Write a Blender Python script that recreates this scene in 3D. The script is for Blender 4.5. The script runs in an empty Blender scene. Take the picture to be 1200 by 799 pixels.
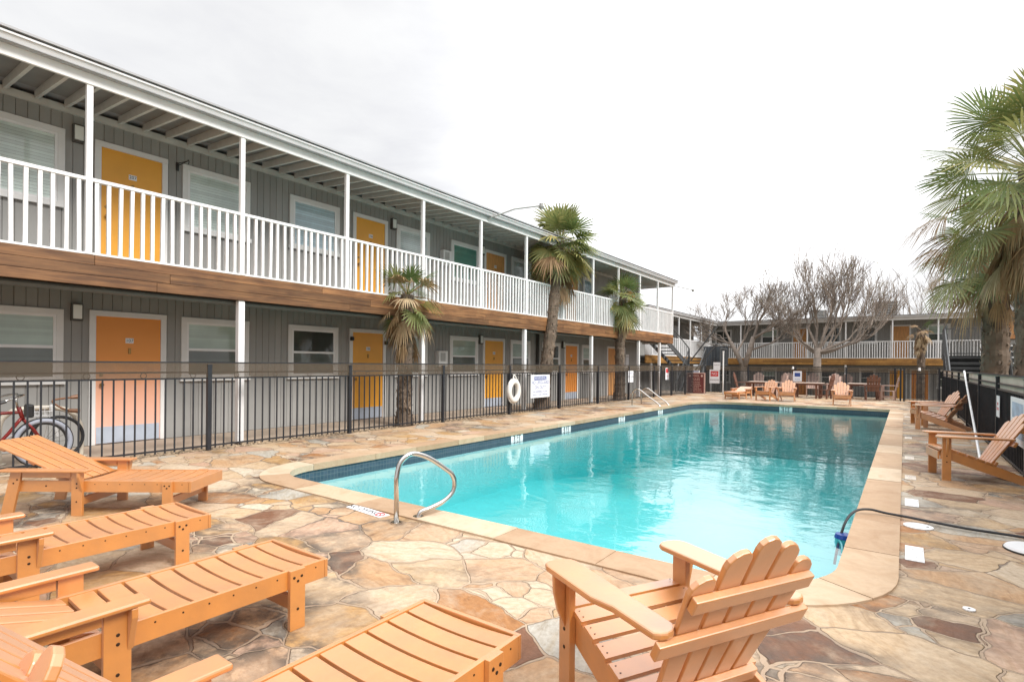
import bpy, bmesh, math, random
from mathutils import Vector, Matrix, Euler
R = math.radians
scene = bpy.context.scene
COL = scene.collection
rnd = random.Random(7)

# ---------------------------------------------------------------- mesh helper
class MB:
    def __init__(s):
        s.v = []; s.f = []; s.t = []; s.m = []; s.tone = 0.5; s.mi = 0; s.M = None
    def add(s, pts, faces):
        o = len(s.v)
        for p in pts:
            p = Vector(p)
            if s.M is not None: p = s.M @ p
            s.v.append(tuple(p)); s.t.append(s.tone)
        for f in faces: s.f.append(tuple(i + o for i in f)); s.m.append(s.mi)
    def box(s, x0, x1, y0, y1, z0, z1):
        s.add([(x0,y0,z0),(x1,y0,z0),(x1,y1,z0),(x0,y1,z0),(x0,y0,z1),(x1,y0,z1),(x1,y1,z1),(x0,y1,z1)],
              [(3,2,1,0),(4,5,6,7),(0,1,5,4),(1,2,6,5),(2,3,7,6),(3,0,4,7)])
    def bar(s, p0, p1, w, t, up=(0,0,1)):
        p0 = Vector(p0); p1 = Vector(p1); d = (p1-p0).normalized(); up = Vector(up)
        a = d.cross(up)
        if a.length < 1e-4: a = d.cross(Vector((1,0,0)))
        a.normalize(); b = a.cross(d).normalized()
        P = []
        for q in (p0, p1):
            for (i, j) in ((-1,-1),(1,-1),(1,1),(-1,1)): P.append(q + a*(i*w/2) + b*(j*t/2))
        s.add(P, [(3,2,1,0),(4,5,6,7),(0,1,5,4),(1,2,6,5),(2,3,7,6),(3,0,4,7)])
    def prism(s, poly, axis, a0, a1):
        n = len(poly)
        def mk(u, v, a):
            return {'x': (a,u,v), 'y': (u,a,v), 'z': (u,v,a)}[axis]
        P = [mk(u,v,a0) for u,v in poly] + [mk(u,v,a1) for u,v in poly]
        F = [tuple(range(n))[::-1], tuple(range(n,2*n))] + [(i,(i+1)%n,(i+1)%n+n,i+n) for i in range(n)]
        s.add(P, F)
    def tube(s, pts, r, n=8, closed=False, cap=True):
        pts = [Vector(p) for p in pts]; m = len(pts)
        rs = r if isinstance(r, (list, tuple)) else [r]*m
        if m < 2: return
        prev = None; P = []
        for i, p in enumerate(pts):
            if closed: d = pts[(i+1)%m]-pts[(i-1)%m]
            else: d = pts[min(i+1,m-1)]-pts[max(i-1,0)]
            if d.length < 1e-9: d = Vector((0,0,1))
            d.normalize()
            if prev is None:
                a = d.cross(Vector((0,0,1)))
                if a.length < 1e-3: a = d.cross(Vector((1,0,0)))
            else:
                a = prev - d*prev.dot(d)
                if a.length < 1e-4: a = d.cross(Vector((1,0,0)))
            a.normalize(); prev = a; b = d.cross(a)
            for k in range(n):
                th = 2*math.pi*k/n
                P.append(p + (a*math.cos(th)+b*math.sin(th))*rs[i])
        F = []
        for i in range(m if closed else m-1):
            j = (i+1) % m
            for k in range(n): F.append((i*n+k, i*n+(k+1)%n, j*n+(k+1)%n, j*n+k))
        if not closed and cap:
            F.append(tuple(range(n))[::-1]); F.append(tuple((m-1)*n+k for k in range(n)))
        s.add(P, F)
    def build(s, name, mat, parent=None, bevel=0, smooth=False, loc=None):
        me = bpy.data.meshes.new(name); me.from_pydata(s.v, [], s.f)
        a = me.attributes.new('tone', 'FLOAT', 'POINT'); a.data.foreach_set('value', s.t)
        if smooth: me.polygons.foreach_set('use_smooth', [True]*len(me.polygons))
        me.update()
        for q in (mat if isinstance(mat, (list, tuple)) else [mat]): me.materials.append(q)
        me.polygons.foreach_set('material_index', s.m)
        o = bpy.data.objects.new(name, me); COL.objects.link(o)
        if parent: o.parent = parent
        if loc: o.location = loc
        if bevel:
            m = o.modifiers.new('bevel', 'BEVEL'); m.width = bevel; m.segments = 2; m.limit_method = 'ANGLE'; m.angle_limit = R(40)
        return o

def tag(o, label=None, cat=None, group=None, kind=None):
    if label: o['label'] = label
    if cat: o['category'] = cat
    if group: o['group'] = group
    if kind: o['kind'] = kind
    return o
def thing(name, label, cat, loc=(0,0,0), rz=0, group=None, sc=1):
    o = bpy.data.objects.new(name, None); COL.objects.link(o)
    o.location = loc; o.rotation_euler = (0,0,rz); o.scale = (sc,sc,sc); o.empty_display_size = .1
    return tag(o, label, cat, group)
def copy_tree(o, parent=None):
    c = o.copy(); COL.objects.link(c)
    if parent: c.parent = parent
    for ch in list(o.children): copy_tree(ch, c)
    return c
def struct(o): o['kind'] = 'structure'; return o
def facing(fx, fy): return math.atan2(-fx, fy)

# ---------------------------------------------------------------- materials
def lin(r, g, b):
    f = lambda c: (c/255/12.92) if c/255 <= .04045 else ((c/255+.055)/1.055)**2.4
    return (f(r), f(g), f(b), 1)
class NT:
    def __init__(s, name):
        s.m = bpy.data.materials.new(name); s.m.use_nodes = True
        s.n = s.m.node_tree.nodes; s.l = s.m.node_tree.links; s.n.clear()
        s.out = s.n.new('ShaderNodeOutputMaterial')
    def new(s, t, **kw):
        x = s.n.new('ShaderNode'+t)
        for k, v in kw.items(): setattr(x, k, v)
        return x
    def set(s, node, **kw):
        for k, v in kw.items():
            k = k.replace('_', ' ')
            if hasattr(v, 'is_output') and v.is_output: s.l.new(v, node.inputs[k])
            else: node.inputs[k].default_value = v
        return node
    def link(s, a, b): s.l.new(a, b)
    def coord(s, kind='Object', scale=(1,1,1), rot=(0,0,0)):
        tc = s.new('TexCoord'); mp = s.new('Mapping'); s.link(tc.outputs[kind], mp.inputs['Vector'])
        mp.inputs['Scale'].default_value = scale; mp.inputs['Rotation'].default_value = rot
        return mp.outputs['Vector']
    def noise(s, vec, scale=5, detail=4, rough=.55, dist=0):
        x = s.new('TexNoise'); s.link(vec, x.inputs['Vector'])
        x.inputs['Scale'].default_value = scale; x.inputs['Detail'].default_value = detail
        x.inputs['Roughness'].default_value = rough; x.inputs['Distortion'].default_value = dist
        return x
    def ramp(s, fac, stops, interp='LINEAR'):
        x = s.new('ValToRGB'); x.color_ramp.interpolation = interp
        e = x.color_ramp.elements
        while len(e) < len(stops): e.new(.5)
        for i, (p, c) in enumerate(stops):
            e[i].position = p; e[i].color = c if len(c) == 4 else (*c, 1)
        s.link(fac, x.inputs['Fac']); return x.outputs['Color']
    def mix(s, fac, a, b, mode='MIX'):
        x = s.new('Mix'); x.data_type = 'RGBA'; x.blend_type = mode; x.clamp_factor = True
        for sock, v in ((x.inputs[0], fac), (x.inputs[6], a), (x.inputs[7], b)):
            if hasattr(v, 'is_output'): s.link(v, sock)
            else: sock.default_value = v
        return x.outputs[2]
    def math(s, op, a, b=0.0, c=0.0):
        x = s.new('Math'); x.operation = op
        for sock, v in zip(x.inputs, (a, b, c)):
            if hasattr(v, 'is_output'): s.link(v, sock)
            else: sock.default_value = v
        return x.outputs[0]
    def bump(s, h, strength=.3, dist=.01):
        x = s.new('Bump'); s.link(h, x.inputs['Height'])
        x.inputs['Strength'].default_value = strength; x.inputs['Distance'].default_value = dist
        return x.outputs['Normal']
    def pbr(s, col, rough=.6, normal=None, metal=0, spec=.5, **kw):
        b = s.new('BsdfPrincipled')
        for nm, v in (('Base Color', col), ('Roughness', rough), ('Metallic', metal), ('Specular IOR Level', spec)):
            if hasattr(v, 'is_output'): s.link(v, b.inputs[nm])
            else: b.inputs[nm].default_value = v
        if normal is not None: s.link(normal, b.inputs['Normal'])
        for k, v in kw.items(): b.inputs[k.replace('_', ' ')].default_value = v
        return b
    def done(s, shader, vol=None):
        s.link(shader.outputs[0], s.out.inputs['Surface'])
        if vol: s.link(vol.outputs[0], s.out.inputs['Volume'])
        return s.m

def shade(c, k): return (min(c[0]*k,1), min(c[1]*k,1), min(c[2]*k,1), 1)
def plain(name, c, rough=.6, var=.12, scale=6, bump=.15, metal=0, spec=.5, stretch=(1,1,1), tone=0, rot=(0,0,0), **kw):
    t = NT(name); v = t.coord('Object', stretch, rot)
    n = t.noise(v, scale, 5)
    col = t.ramp(n.outputs['Fac'], [(.3, shade(c, 1-var)), (.7, shade(c, 1+var))])
    if tone:
        a = t.new('Attribute'); a.attribute_name = 'tone'
        m = t.math('MULTIPLY_ADD', a.outputs['Fac'], 2*tone, 1-tone)
        hs = t.new('HueSaturation'); t.link(col, hs.inputs['Color']); t.link(m, hs.inputs['Value']); col = hs.outputs['Color']
    n2 = t.noise(v, scale*6, 4)
    nm = t.bump(n2.outputs['Fac'], bump, .004)
    return t.done(t.pbr(col, rough, nm, metal, spec, **kw))

def wood(name, c1, c2, axis='y', rough=.6, tone=.25):
    t = NT(name)
    st = {'x': (.8,12,12), 'y': (12,.8,12), 'z': (12,12,.8)}[axis]
    v = t.coord('Object', st)
    a = t.new('Attribute'); a.attribute_name = 'tone'
    off = t.new('VectorMath', operation='ADD'); t.link(v, off.inputs[0])
    sc = t.math('MULTIPLY', a.outputs['Fac'], 31.0)
    cb = t.new('CombineXYZ'); [t.link(sc, cb.inputs[i]) for i in range(3)]
    t.link(cb.outputs[0], off.inputs[1])
    n = t.noise(off.outputs[0], 1.6, 8, .65, .6)
    col = t.ramp(n.outputs['Fac'], [(.28, c1), (.5, tuple((x+y)/2 for x, y in zip(c1, c2))), (.72, c2)])
    m = t.math('MULTIPLY_ADD', a.outputs['Fac'], 2*tone, 1-tone)
    hs = t.new('HueSaturation'); t.link(col, hs.inputs['Color']); t.link(m, hs.inputs['Value'])
    big = t.noise(t.coord('Object'), 1.3, 4)
    st2 = t.ramp(big.outputs['Fac'], [(.35, (.62,.56,.52,1)), (.6, (1,1,1,1))])
    col = t.mix(.8, hs.outputs['Color'], st2, 'MULTIPLY')
    return t.done(t.pbr(col, rough, t.bump(n.outputs['Fac'], .25, .004)))

M = {}
ORANGE = (.52,.183,.012,1)
M['orange'] = plain('orange_plastic_lumber', ORANGE, .45, .12, 7, .3, spec=.9, tone=.08, Sheen_Weight=.15, Sheen_Roughness=.5, Coat_Weight=1.0, Coat_Roughness=.45, Coat_IOR=2.1)
M['plate'] = plain('cream_tile', (.62,.54,.45,1), .5, .08, 9)
M['grey_ink'] = plain('faded_grey_ink', (.30,.30,.31,1), .5, .1)
M['lamp_frame'] = plain('dark_lamp_frame', (.09,.085,.075,1), .5, .1)
M['bolt'] = plain('dark_bolts', (.05,.03,.02,1), .4, metal=.6)
M['brown_plastic'] = plain('brown_plastic_lumber', (.16,.07,.045,1), .5, .1, tone=.2, spec=.6)
M['faded_plastic'] = plain('faded_mauve_plastic', (.52,.37,.31,1), .55, .1, tone=.2, spec=.6)
M['table_top'] = plain('pale_table_top', (.46,.36,.30,1), .5, .1)
M['white'] = plain('white_paint', (.80,.80,.80,1), .5, .05, 3, .1)
M['white_worn'] = plain('white_weathered_paint', (.78,.78,.78,1), .55, .09, 7, .2, tone=.07)
M['trim'] = plain('white_trim', (.72,.72,.71,1), .5, .05, 3, .12)
M['eave'] = plain('grey_eave_boards', (.25,.245,.235,1), .7, .1, 4, .2)
M['rafter'] = plain('rafter_grey', (.58,.565,.53,1), .7, .1, 4, .2)
M['roof'] = plain('grey_roof_metal', (.36,.36,.37,1), .45, .1, 3, .1)
M['gutter'] = plain('gutter_white', (.66,.66,.67,1), .4, .06, 3, .1)
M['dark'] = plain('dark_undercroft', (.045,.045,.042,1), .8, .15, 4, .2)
M['conduit'] = plain('grey_pipe', (.12,.12,.11,1), .5, .1)
M['iron'] = plain('black_iron', (.018,.02,.025,1), .42, .2, 8, .1)
M['steel_grey'] = plain('grey_painted_steel', (.085,.088,.09,1), .5, .15, 4, .1)
M['chrome'] = plain('stainless_steel', (.62,.60,.57,1), .2, .06, 10, .03, metal=1)
M['galv'] = plain('galvanised_lamp', (.38,.38,.36,1), .4, .1, metal=.4)
M['yellow_door'] = plain('yellow_orange_door_paint', (.78,.365,.04,1), .42, .05, 2.5, .1)
M['orange_door'] = plain('orange_door_paint', (.78,.285,.045,1), .42, .06, 2.5, .1)
M['wood_door'] = plain('bare_wood_door', (.60,.29,.10,1), .5, .22, 4, .2, stretch=(1,6,.7))
M['white_door'] = plain('white_door_paint', (.70,.71,.74,1), .45, .04, 2, .1)
M['kick'] = plain('grey_kick_plate', (.42,.47,.55,1), .35, .1, 5, .1)
M['brass'] = plain('brass', (.35,.20,.07,1), .35, .1, metal=.9)
M['black'] = plain('black_fittings', (.02,.02,.02,1), .45, .1)
M['paper'] = plain('white_paper', (.78,.79,.82,1), .5, .03)
M['sign_white'] = plain('white_sign_face', (.80,.82,.86,1), .4, .04)
M['sign_blue'] = plain('blue_sign_ink', (.03,.07,.28,1), .5, .05)
M['sign_red'] = plain('red_sign_ink', (.62,.045,.05,1), .5, .05)
M['sign_dark'] = plain('dark_sign_ink', (.03,.03,.04,1), .5, .05)
M['maroon'] = plain('maroon_board', (.16,.035,.035,1), .5, .12, 9)
M['board_frame'] = plain('pinkish_board_frame', (.55,.36,.31,1), .5, .1)
M['cream'] = plain('cream_ink', (.68,.50,.42,1), .5, .05)
M['rubber'] = plain('black_rubber', (.02,.02,.022,1), .5, .1)
M['ring'] = plain('white_ring_buoy', (.76,.74,.70,1), .55, .06, 8, .2)
M['bike_red'] = plain('red_bike_paint', (.22,.02,.017,1), .28, .08)
M['tyre'] = plain('grey_whitewall', (.34,.36,.42,1), .6, .08)
M['leather'] = plain('brown_leather', (.20,.085,.035,1), .5, .15)
M['rack'] = plain('cream_rack_paint', (.62,.56,.46,1), .45, .06)
M['blue'] = plain('blue_plastic', (.01,.06,.32,1), .35, .06)
M['aqua'] = plain('aqua_plastic', (.08,.42,.46,1), .35, .06)
M['concrete'] = plain('walkway_concrete', (.43,.34,.26,1), .85, .16, 1.6, .3)
M['pebble'] = plain('tan_pebbles', (.36,.27,.18,1), .8, .2, 5, .2, tone=.5)
M['ground'] = plain('dusty_ground', (.24,.20,.15,1), .9, .25, .7, .4)
M['deck_wood'] = wood('brown_deck_fascia', (.085,.035,.014,1), (.37,.18,.07,1), 'y', tone=.35)
M['far_wood'] = wood('tan_deck_fascia', (.26,.125,.03,1), (.44,.235,.06,1), 'x')
M['landing_wood'] = wood('orange_brown_boards', (.34,.15,.05,1), (.50,.25,.10,1), 'y')
M['siding'] = plain('grey_siding', (.31,.307,.295,1), .7, .08, 1.3, .2, tone=.06)
M['siding_far'] = plain('grey_siding_far', (.31,.305,.29,1), .7, .08, 1.3, .2, tone=.06)
M['screen'] = plain('black_screen_boards', (.05,.058,.066,1), .7, .25, 3, .2, tone=.3)
M['ac'] = plain('grey_unit_casing', (.15,.14,.13,1), .6, .1)

# ground floor door: orange above, a wash of light painted in peach below
t = NT('orange_door_light_wash'); tc = t.new('TexCoord'); sp = t.new('SeparateXYZ'); t.link(tc.outputs['Object'], sp.inputs[0])
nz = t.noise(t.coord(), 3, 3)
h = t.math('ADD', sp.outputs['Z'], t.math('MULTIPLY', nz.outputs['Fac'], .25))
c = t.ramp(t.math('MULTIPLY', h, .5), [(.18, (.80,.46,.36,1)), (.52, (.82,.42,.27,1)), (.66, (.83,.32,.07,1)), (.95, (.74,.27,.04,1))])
M['light_wash_door'] = t.done(t.pbr(c, .45))

# blinds behind glass and the glass itself
def blind_mat(name, c):
    return plain(name, c, .6, .16, 1.5, .05, tone=.10)
M['blind_green'] = blind_mat('greenish_blinds', (.52,.59,.53,1))
M['blind_pale'] = blind_mat('pale_blinds', (.80,.85,.83,1))
M['blind_blue'] = blind_mat('pale_blue_shade', (.62,.76,.88,1))
M['blind_white'] = blind_mat('white_shade', (.78,.80,.83,1))
M['blind_teal'] = blind_mat('teal_curtain', (.14,.33,.28,1))
M['blind_dark'] = blind_mat('dark_blinds', (.055,.06,.055,1))
M['blind_grey'] = blind_mat('grey_insect_screen', (.15,.155,.145,1))
M['floral'] = plain('blue_printed_curtain', (.36,.52,.62,1), .6, .5, 9, .05)
t = NT('window_glass')
fr = t.new('LayerWeight'); fr.inputs['Blend'].default_value = .5
tr = t.new('BsdfTransparent'); tr.inputs['Color'].default_value = (.93,.97,.95,1)
gl = t.new('BsdfGlossy'); gl.inputs['Roughness'].default_value = .03
mx = t.new('MixShader'); t.link(t.math('MULTIPLY_ADD', t.math('POWER', fr.outputs['Facing'], 4.0), .90, .07), mx.inputs[0]); t.link(tr.outputs[0], mx.inputs[1]); t.link(gl.outputs[0], mx.inputs[2])
M['glass'] = t.done(mx)
t = NT('lamp_glass'); M['lamp_glass'] = t.done(t.pbr((.78,.80,.76,1), .25))

# open mesh screens
def mesh_screen(name, c, alpha):
    t = NT(name); d = t.new('BsdfDiffuse'); d.inputs['Color'].default_value = c
    tr = t.new('BsdfTransparent'); mx = t.new('MixShader')
    n = t.noise(t.coord(), 2.5, 3)
    a = t.math('MULTIPLY_ADD', n.outputs['Fac'], .25, alpha-.125)
    t.link(a, mx.inputs[0]); t.link(tr.outputs[0], mx.inputs[1]); t.link(d.outputs[0], mx.inputs[2])
    return t.done(mx)
M['tan_mesh'] = mesh_screen('brown_mesh_band', (.12,.095,.07,1), .42)
M['dark_mesh'] = mesh_screen('dark_mesh_screen', (.05,.052,.055,1), .22)
M['tan_band'] = plain('tan_fabric_band', (.50,.43,.36,1), .8, .12, 3, .2)

# flagstones
def flagstone():
    t = NT('flagstone_paving')
    v = t.coord('Object')
    wn = t.noise(v, 1.5, 3); wn2 = t.noise(v, 6, 3)
    def warp(vec, n, k):
        s1 = t.new('VectorMath', operation='SUBTRACT'); t.link(n.outputs['Color'], s1.inputs[0]); s1.inputs[1].default_value = (.5,.5,.5)
        s2 = t.new('VectorMath', operation='SCALE'); t.link(s1.outputs[0], s2.inputs[0]); s2.inputs['Scale'].default_value = k
        s3 = t.new('VectorMath', operation='ADD'); t.link(vec, s3.inputs[0]); t.link(s2.outputs[0], s3.inputs[1]); return s3.outputs[0]
    w = warp(warp(v, wn, .34), wn2, .055)
    rot = t.new('Mapping'); t.link(w, rot.inputs['Vector']); rot.inputs['Rotation'].default_value = (0,0,.5); rot.inputs['Scale'].default_value = (1,1.25,0)
    w = rot.outputs['Vector']
    def vor(scale, feat):
        x = t.new('TexVoronoi'); x.voronoi_dimensions = '2D'; x.feature = feat
        t.link(w, x.inputs['Vector']); x.inputs['Scale'].default_value = scale; x.inputs['Randomness'].default_value = .95; return x
    A, Ae = vor(2.15, 'F1'), vor(2.15, 'DISTANCE_TO_EDGE')
    B, Be = vor(4.3, 'F1'), vor(4.3, 'DISTANCE_TO_EDGE')
    sa = t.new('SeparateColor'); t.link(A.outputs['Color'], sa.inputs[0])
    sb = t.new('SeparateColor'); t.link(B.outputs['Color'], sb.inputs[0])
    pick = t.math('GREATER_THAN', sa.outputs['Blue'], .76)
    da = t.math('DIVIDE', Ae.outputs['Distance'], 2.15); db = t.math('DIVIDE', Be.outputs['Distance'], 4.3)
    dmin = t.math('MINIMUM', da, t.math('ADD', db, t.math('MULTIPLY', t.math('SUBTRACT', 1.0, pick), 9.0)))
    def sel(i, j):
        x = t.new('Mix'); x.data_type = 'FLOAT'; t.link(pick, x.inputs[0]); t.link(i, x.inputs[2]); t.link(j, x.inputs[3]); return x.outputs[0]
    r1 = sel(sa.outputs['Red'], sb.outputs['Red']); r2 = sel(sa.outputs['Green'], sb.outputs['Green'])
    base = t.ramp(r1, [(0, (.55,.36,.21,1)), (.12, (.60,.46,.31,1)), (.27, (.62,.49,.36,1)), (.40, (.57,.40,.27,1)), (.52, (.64,.54,.42,1)),
                       (.63, (.52,.33,.15,1)), (.71, (.58,.40,.30,1)), (.78, (.22,.11,.065,1)), (.84, (.50,.49,.45,1)), (.92, (.42,.21,.085,1)), (.96, (.66,.60,.50,1))], 'CONSTANT')
    # bedding streaks inside each stone, each stone at its own angle
    ang = t.math('MULTIPLY', r2, 6.28)
    vr = t.new('VectorRotate'); vr.rotation_type = 'Z_AXIS'; t.link(v, vr.inputs['Vector']); t.link(ang, vr.inputs['Angle'])
    mp = t.new('Mapping'); t.link(vr.outputs[0], mp.inputs['Vector']); mp.inputs['Scale'].default_value = (1.2,5.0,1)
    st = t.noise(mp.outputs[0], 2.2, 6, .6, 1.2)
    tint = t.ramp(st.outputs['Fac'], [(.24, (.52,.40,.30,1)), (.38, (.88,.80,.70,1)), (.50, (1.12,1.08,1.03,1)), (.62, (.98,.88,.74,1)), (.76, (.62,.46,.34,1))])
    col = t.mix(.85, base, tint, 'MULTIPLY')
    col = t.mix(1.0, col, (.80,.79,.785,1), 'MULTIPLY')
    bl = t.noise(v, 2.6, 8, .68, .6)
    col = t.mix(t.ramp(bl.outputs['Fac'], [(.46, (0,0,0,1)), (.68, (.7,.7,.7,1))]), col, (.52,.42,.31,1))
    ns = t.noise(v, 26, 5, .7); col = t.mix(.6, col, t.ramp(ns.outputs['Fac'], [(.32, (.68,.63,.56,1)), (.6, (1.06,1.06,1.05,1))]), 'MULTIPLY'); gr = t.noise(v, 120, 3)
    # weathered black stains gathered round the joints
    g1 = t.noise(v, .75, 5, .6, .6); g2 = t.noise(v, 9, 5, .65)
    near = t.ramp(dmin, [(.0, (1,1,1,1)), (.12, (.40,.40,.40,1))])
    patch = t.noise(v, .55, 3, .5, .3)
    sf = t.math('MULTIPLY', t.math('MULTIPLY', t.ramp(g1.outputs['Fac'], [(.46, (0,0,0,1)), (.60, (1,1,1,1))]), near), t.ramp(g2.outputs['Fac'], [(.34, (0,0,0,1)), (.54, (1,1,1,1))]))
    col = t.mix(t.math('MULTIPLY', sf, .95), col, (.085,.07,.058,1))
    # joints
    jw = t.math('MULTIPLY_ADD', t.noise(v, 3.2, 4).outputs['Fac'], .034, -.0115)
    j = t.new('MapRange'); t.link(dmin, j.inputs['Value']); t.link(jw, j.inputs['From Min']); t.link(t.math('ADD', jw, .006), j.inputs['From Max'])
    jc = t.ramp(t.noise(v, .6, 4).outputs['Fac'], [(.38, (.44,.33,.23,1)), (.54, (.36,.26,.18,1)), (.68, (.16,.13,.105,1))])
    col = t.mix(j.outputs[0], jc, col)
    hgt = t.math('ADD', t.math('ADD', t.math('MULTIPLY', j.outputs[0], 1.1), t.math('MULTIPLY', gr.outputs['Fac'], .10)), t.math('ADD', t.math('MULTIPLY', st.outputs['Fac'], .35), t.math('ADD', t.math('MULTIPLY', ns.outputs['Fac'], .30), t.math('MULTIPLY', r2, .25))))
    rough = t.ramp(bl.outputs['Fac'], [(.3, (.55,.55,.55,1)), (.7, (.8,.8,.8,1))])
    return t.done(t.pbr(col, rough, t.bump(hgt, .8, .016), spec=.3))
M['flagstone'] = flagstone()
# coping sandstone
t = NT('tan_sandstone_coping'); v = t.coord('Object')
a = t.new('Attribute'); a.attribute_name = 'tone'
base = t.ramp(a.outputs['Fac'], [(0, (.40,.27,.17,1)), (.35, (.46,.33,.22,1)), (.7, (.50,.37,.25,1)), (1, (.56,.45,.33,1))])
n1 = t.noise(t.coord('Object', (1,1,1)), 3.5, 6, .6, .8); n2 = t.noise(v, 40, 4)
col = t.mix(.6, base, t.ramp(n1.outputs['Fac'], [(.3, (.78,.66,.54,1)), (.55, (1.05,1.03,1,1)), (.75, (.88,.78,.64,1))]), 'MULTIPLY')
col = t.mix(.25, col, t.ramp(n2.outputs['Fac'], [(.3, (.7,.7,.7,1)), (.6, (1,1,1,1))]), 'MULTIPLY')
M['coping'] = t.done(t.pbr(col, .75, t.bump(n2.outputs['Fac'], .25, .004), spec=.35))
# dark waterline tiles
t = NT('dark_blue_waterline_tile'); v = t.coord('Object')
br = t.new('TexBrick'); sp = t.new('SeparateXYZ'); t.link(v, sp.inputs[0])
cb = t.new('CombineXYZ'); t.link(t.math('ADD', sp.outputs['X'], sp.outputs['Y']), cb.inputs[0]); t.link(sp.outputs['Z'], cb.inputs[1]); t.link(cb.outputs[0], br.inputs['Vector'])
br.offset = 0; t.set(br, Color1=(.035,.065,.095,1), Color2=(.055,.085,.12,1), Mortar=(.13,.15,.16,1), Scale=1.0, Mortar_Size=.0025, Brick_Width=.052, Row_Height=.052)
M['tile'] = t.done(t.pbr(br.outputs['Color'], .3))
M['plaster'] = plain('pale_blue_pool_plaster', (.48,.70,.73,1), .8, .05, 1.2, .1)
# water: clear tinted body with a rippled reflecting top
t = NT('pool_water')
tc = t.new('TexCoord'); mp = t.new('Mapping'); t.link(tc.outputs['Object'], mp.inputs['Vector']); mp.inputs['Scale'].default_value = (1,1.35,1); mp.inputs['Rotation'].default_value = (0,0,.5)
w1 = t.noise(mp.outputs[0], 1.6, 2, .5, .6); w2 = t.noise(mp.outputs[0], 6.0, 2, .5, .8)
calm = t.noise(tc.outputs['Object'], .33, 2)
hh = t.math('ADD', t.math('MULTIPLY', w1.outputs['Fac'], 1.0), t.math('MULTIPLY', w2.outputs['Fac'], .30))
hh = t.math('MULTIPLY', hh, t.math('MULTIPLY_ADD', calm.outputs['Fac'], 1.6, -.2))
bp = t.bump(hh, .5, .022)
fr = t.new('LayerWeight'); fr.inputs['Blend'].default_value = .5; t.link(bp, fr.inputs['Normal'])
ff = t.math('MULTIPLY_ADD', t.math('POWER', fr.outputs['Facing'], 4.2), .97, .03)
tr = t.new('BsdfTransparent'); gl = t.new('BsdfGlossy'); gl.inputs['Roughness'].default_value = .02; t.link(bp, gl.inputs['Normal'])
mx = t.new('MixShader'); t.link(ff, mx.inputs[0]); t.link(tr.outputs[0], mx.inputs[1]); t.link(gl.outputs[0], mx.inputs[2])
va = t.new('VolumeAbsorption'); va.inputs['Color'].default_value = (.20,.86,.86,1); va.inputs['Density'].default_value = .48
M['water'] = t.done(mx, va)
# foliage
def leafmat(name, stops, rough=.45, trans=.3):
    t = NT(name); a = t.new('Attribute'); a.attribute_name = 'tone'
    c = t.ramp(a.outputs['Fac'], stops)
    n = t.noise(t.coord(), 7, 3); c = t.mix(.5, c, t.ramp(n.outputs['Fac'], [(.3, (.62,.66,.55,1)), (.65, (1.15,1.12,1,1))]), 'MULTIPLY')
    p = t.pbr(c, rough, spec=.5)
    tl = t.new('BsdfTranslucent'); t.link(c, tl.inputs['Color'])
    mx = t.new('MixShader'); mx.inputs[0].default_value = trans; t.link(p.outputs[0], mx.inputs[1]); t.link(tl.outputs[0], mx.inputs[2])
    return t.done(mx)
M['frond'] = leafmat('palm_frond_green', [(0, (.06,.10,.035,1)), (.4, (.15,.20,.07,1)), (.65, (.27,.29,.11,1)), (.84, (.44,.39,.16,1)), (1, (.58,.42,.13,1))])
M['dead_frond'] = leafmat('dead_palm_frond', [(0, (.16,.085,.04,1)), (.5, (.36,.24,.13,1)), (1, (.54,.42,.28,1))], .7, .15)
M['leaf'] = leafmat('sparse_leaves', [(0, (.14,.15,.05,1)), (1, (.34,.30,.10,1))])
M['palm_trunk'] = plain('fibrous_palm_trunk', (.17,.125,.09,1), .9, .35, 5, .7, tone=.55)
M['bark'] = plain('grey_brown_bark', (.26,.215,.18,1), .85, .25, 8, .5, tone=.35)

# ================================================================ SETTING
DX0, DX1, DY0, DY1 = -13.0, 1.28, -5.0, 27.4          # extent of the raised pool terrace
PX0, PX1, PY0, PY1 = -6.05, -.31, 3.44, 20.0           # pool inside edge
def rrect(x0, x1, y0, y1, r, n=10):
    """rounded rectangle, counter-clockwise; r = radii at (x0y0, x1y0, x1y1, x0y1)"""
    P = []
    for (cx, cy, a0, rr) in ((x0+r[0], y0+r[0], 180, r[0]), (x1-r[1], y0+r[1], 270, r[1]), (x1-r[2], y1-r[2], 0, r[2]), (x0+r[3], y1-r[3], 90, r[3])):
        for k in range(n+1):
            a = R(a0+90*k/n); P.append((cx+rr*math.cos(a), cy+rr*math.sin(a)))
    return P
RAD = (.62, .62, .18, 1.3)
def pool_loop(d, n=10): return rrect(PX0-d, PX1+d, PY0-d, PY1+d, tuple(r+d for r in RAD), n)
def sheet_with_hole(name, outer, hole, z, mat):
    bm = bmesh.new(); E_ = []
    for loop in (outer, hole):
        vs = [bm.verts.new((x, y, z)) for x, y in loop]
        for i in range(len(vs)): E_.append(bm.edges.new((vs[i], vs[(i+1) % len(vs)])))
    bmesh.ops.triangle_fill(bm, use_beauty=True, use_dissolve=False, edges=E_)
    bmesh.ops.recalc_face_normals(bm, faces=bm.faces)
    for f in bm.faces:
        if f.normal.z < 0: f.normal_flip()
    me = bpy.data.meshes.new(name); bm.to_mesh(me); bm.free(); me.materials.append(mat)
    o = bpy.data.objects.new(name, me); COL.objects.link(o); return struct(o)
rect = lambda x0, x1, y0, y1: [(x0,y0),(x1,y0),(x1,y1),(x0,y1)]
sheet_with_hole('ground', rect(-400, 400, -400, 900), rect(DX0, DX1, DY0, DY1), -.9, M['ground'])
sheet_with_hole('pool_deck', rect(-8.2, DX1, DY0, DY1), pool_loop(.26), 0, M['flagstone'])
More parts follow.
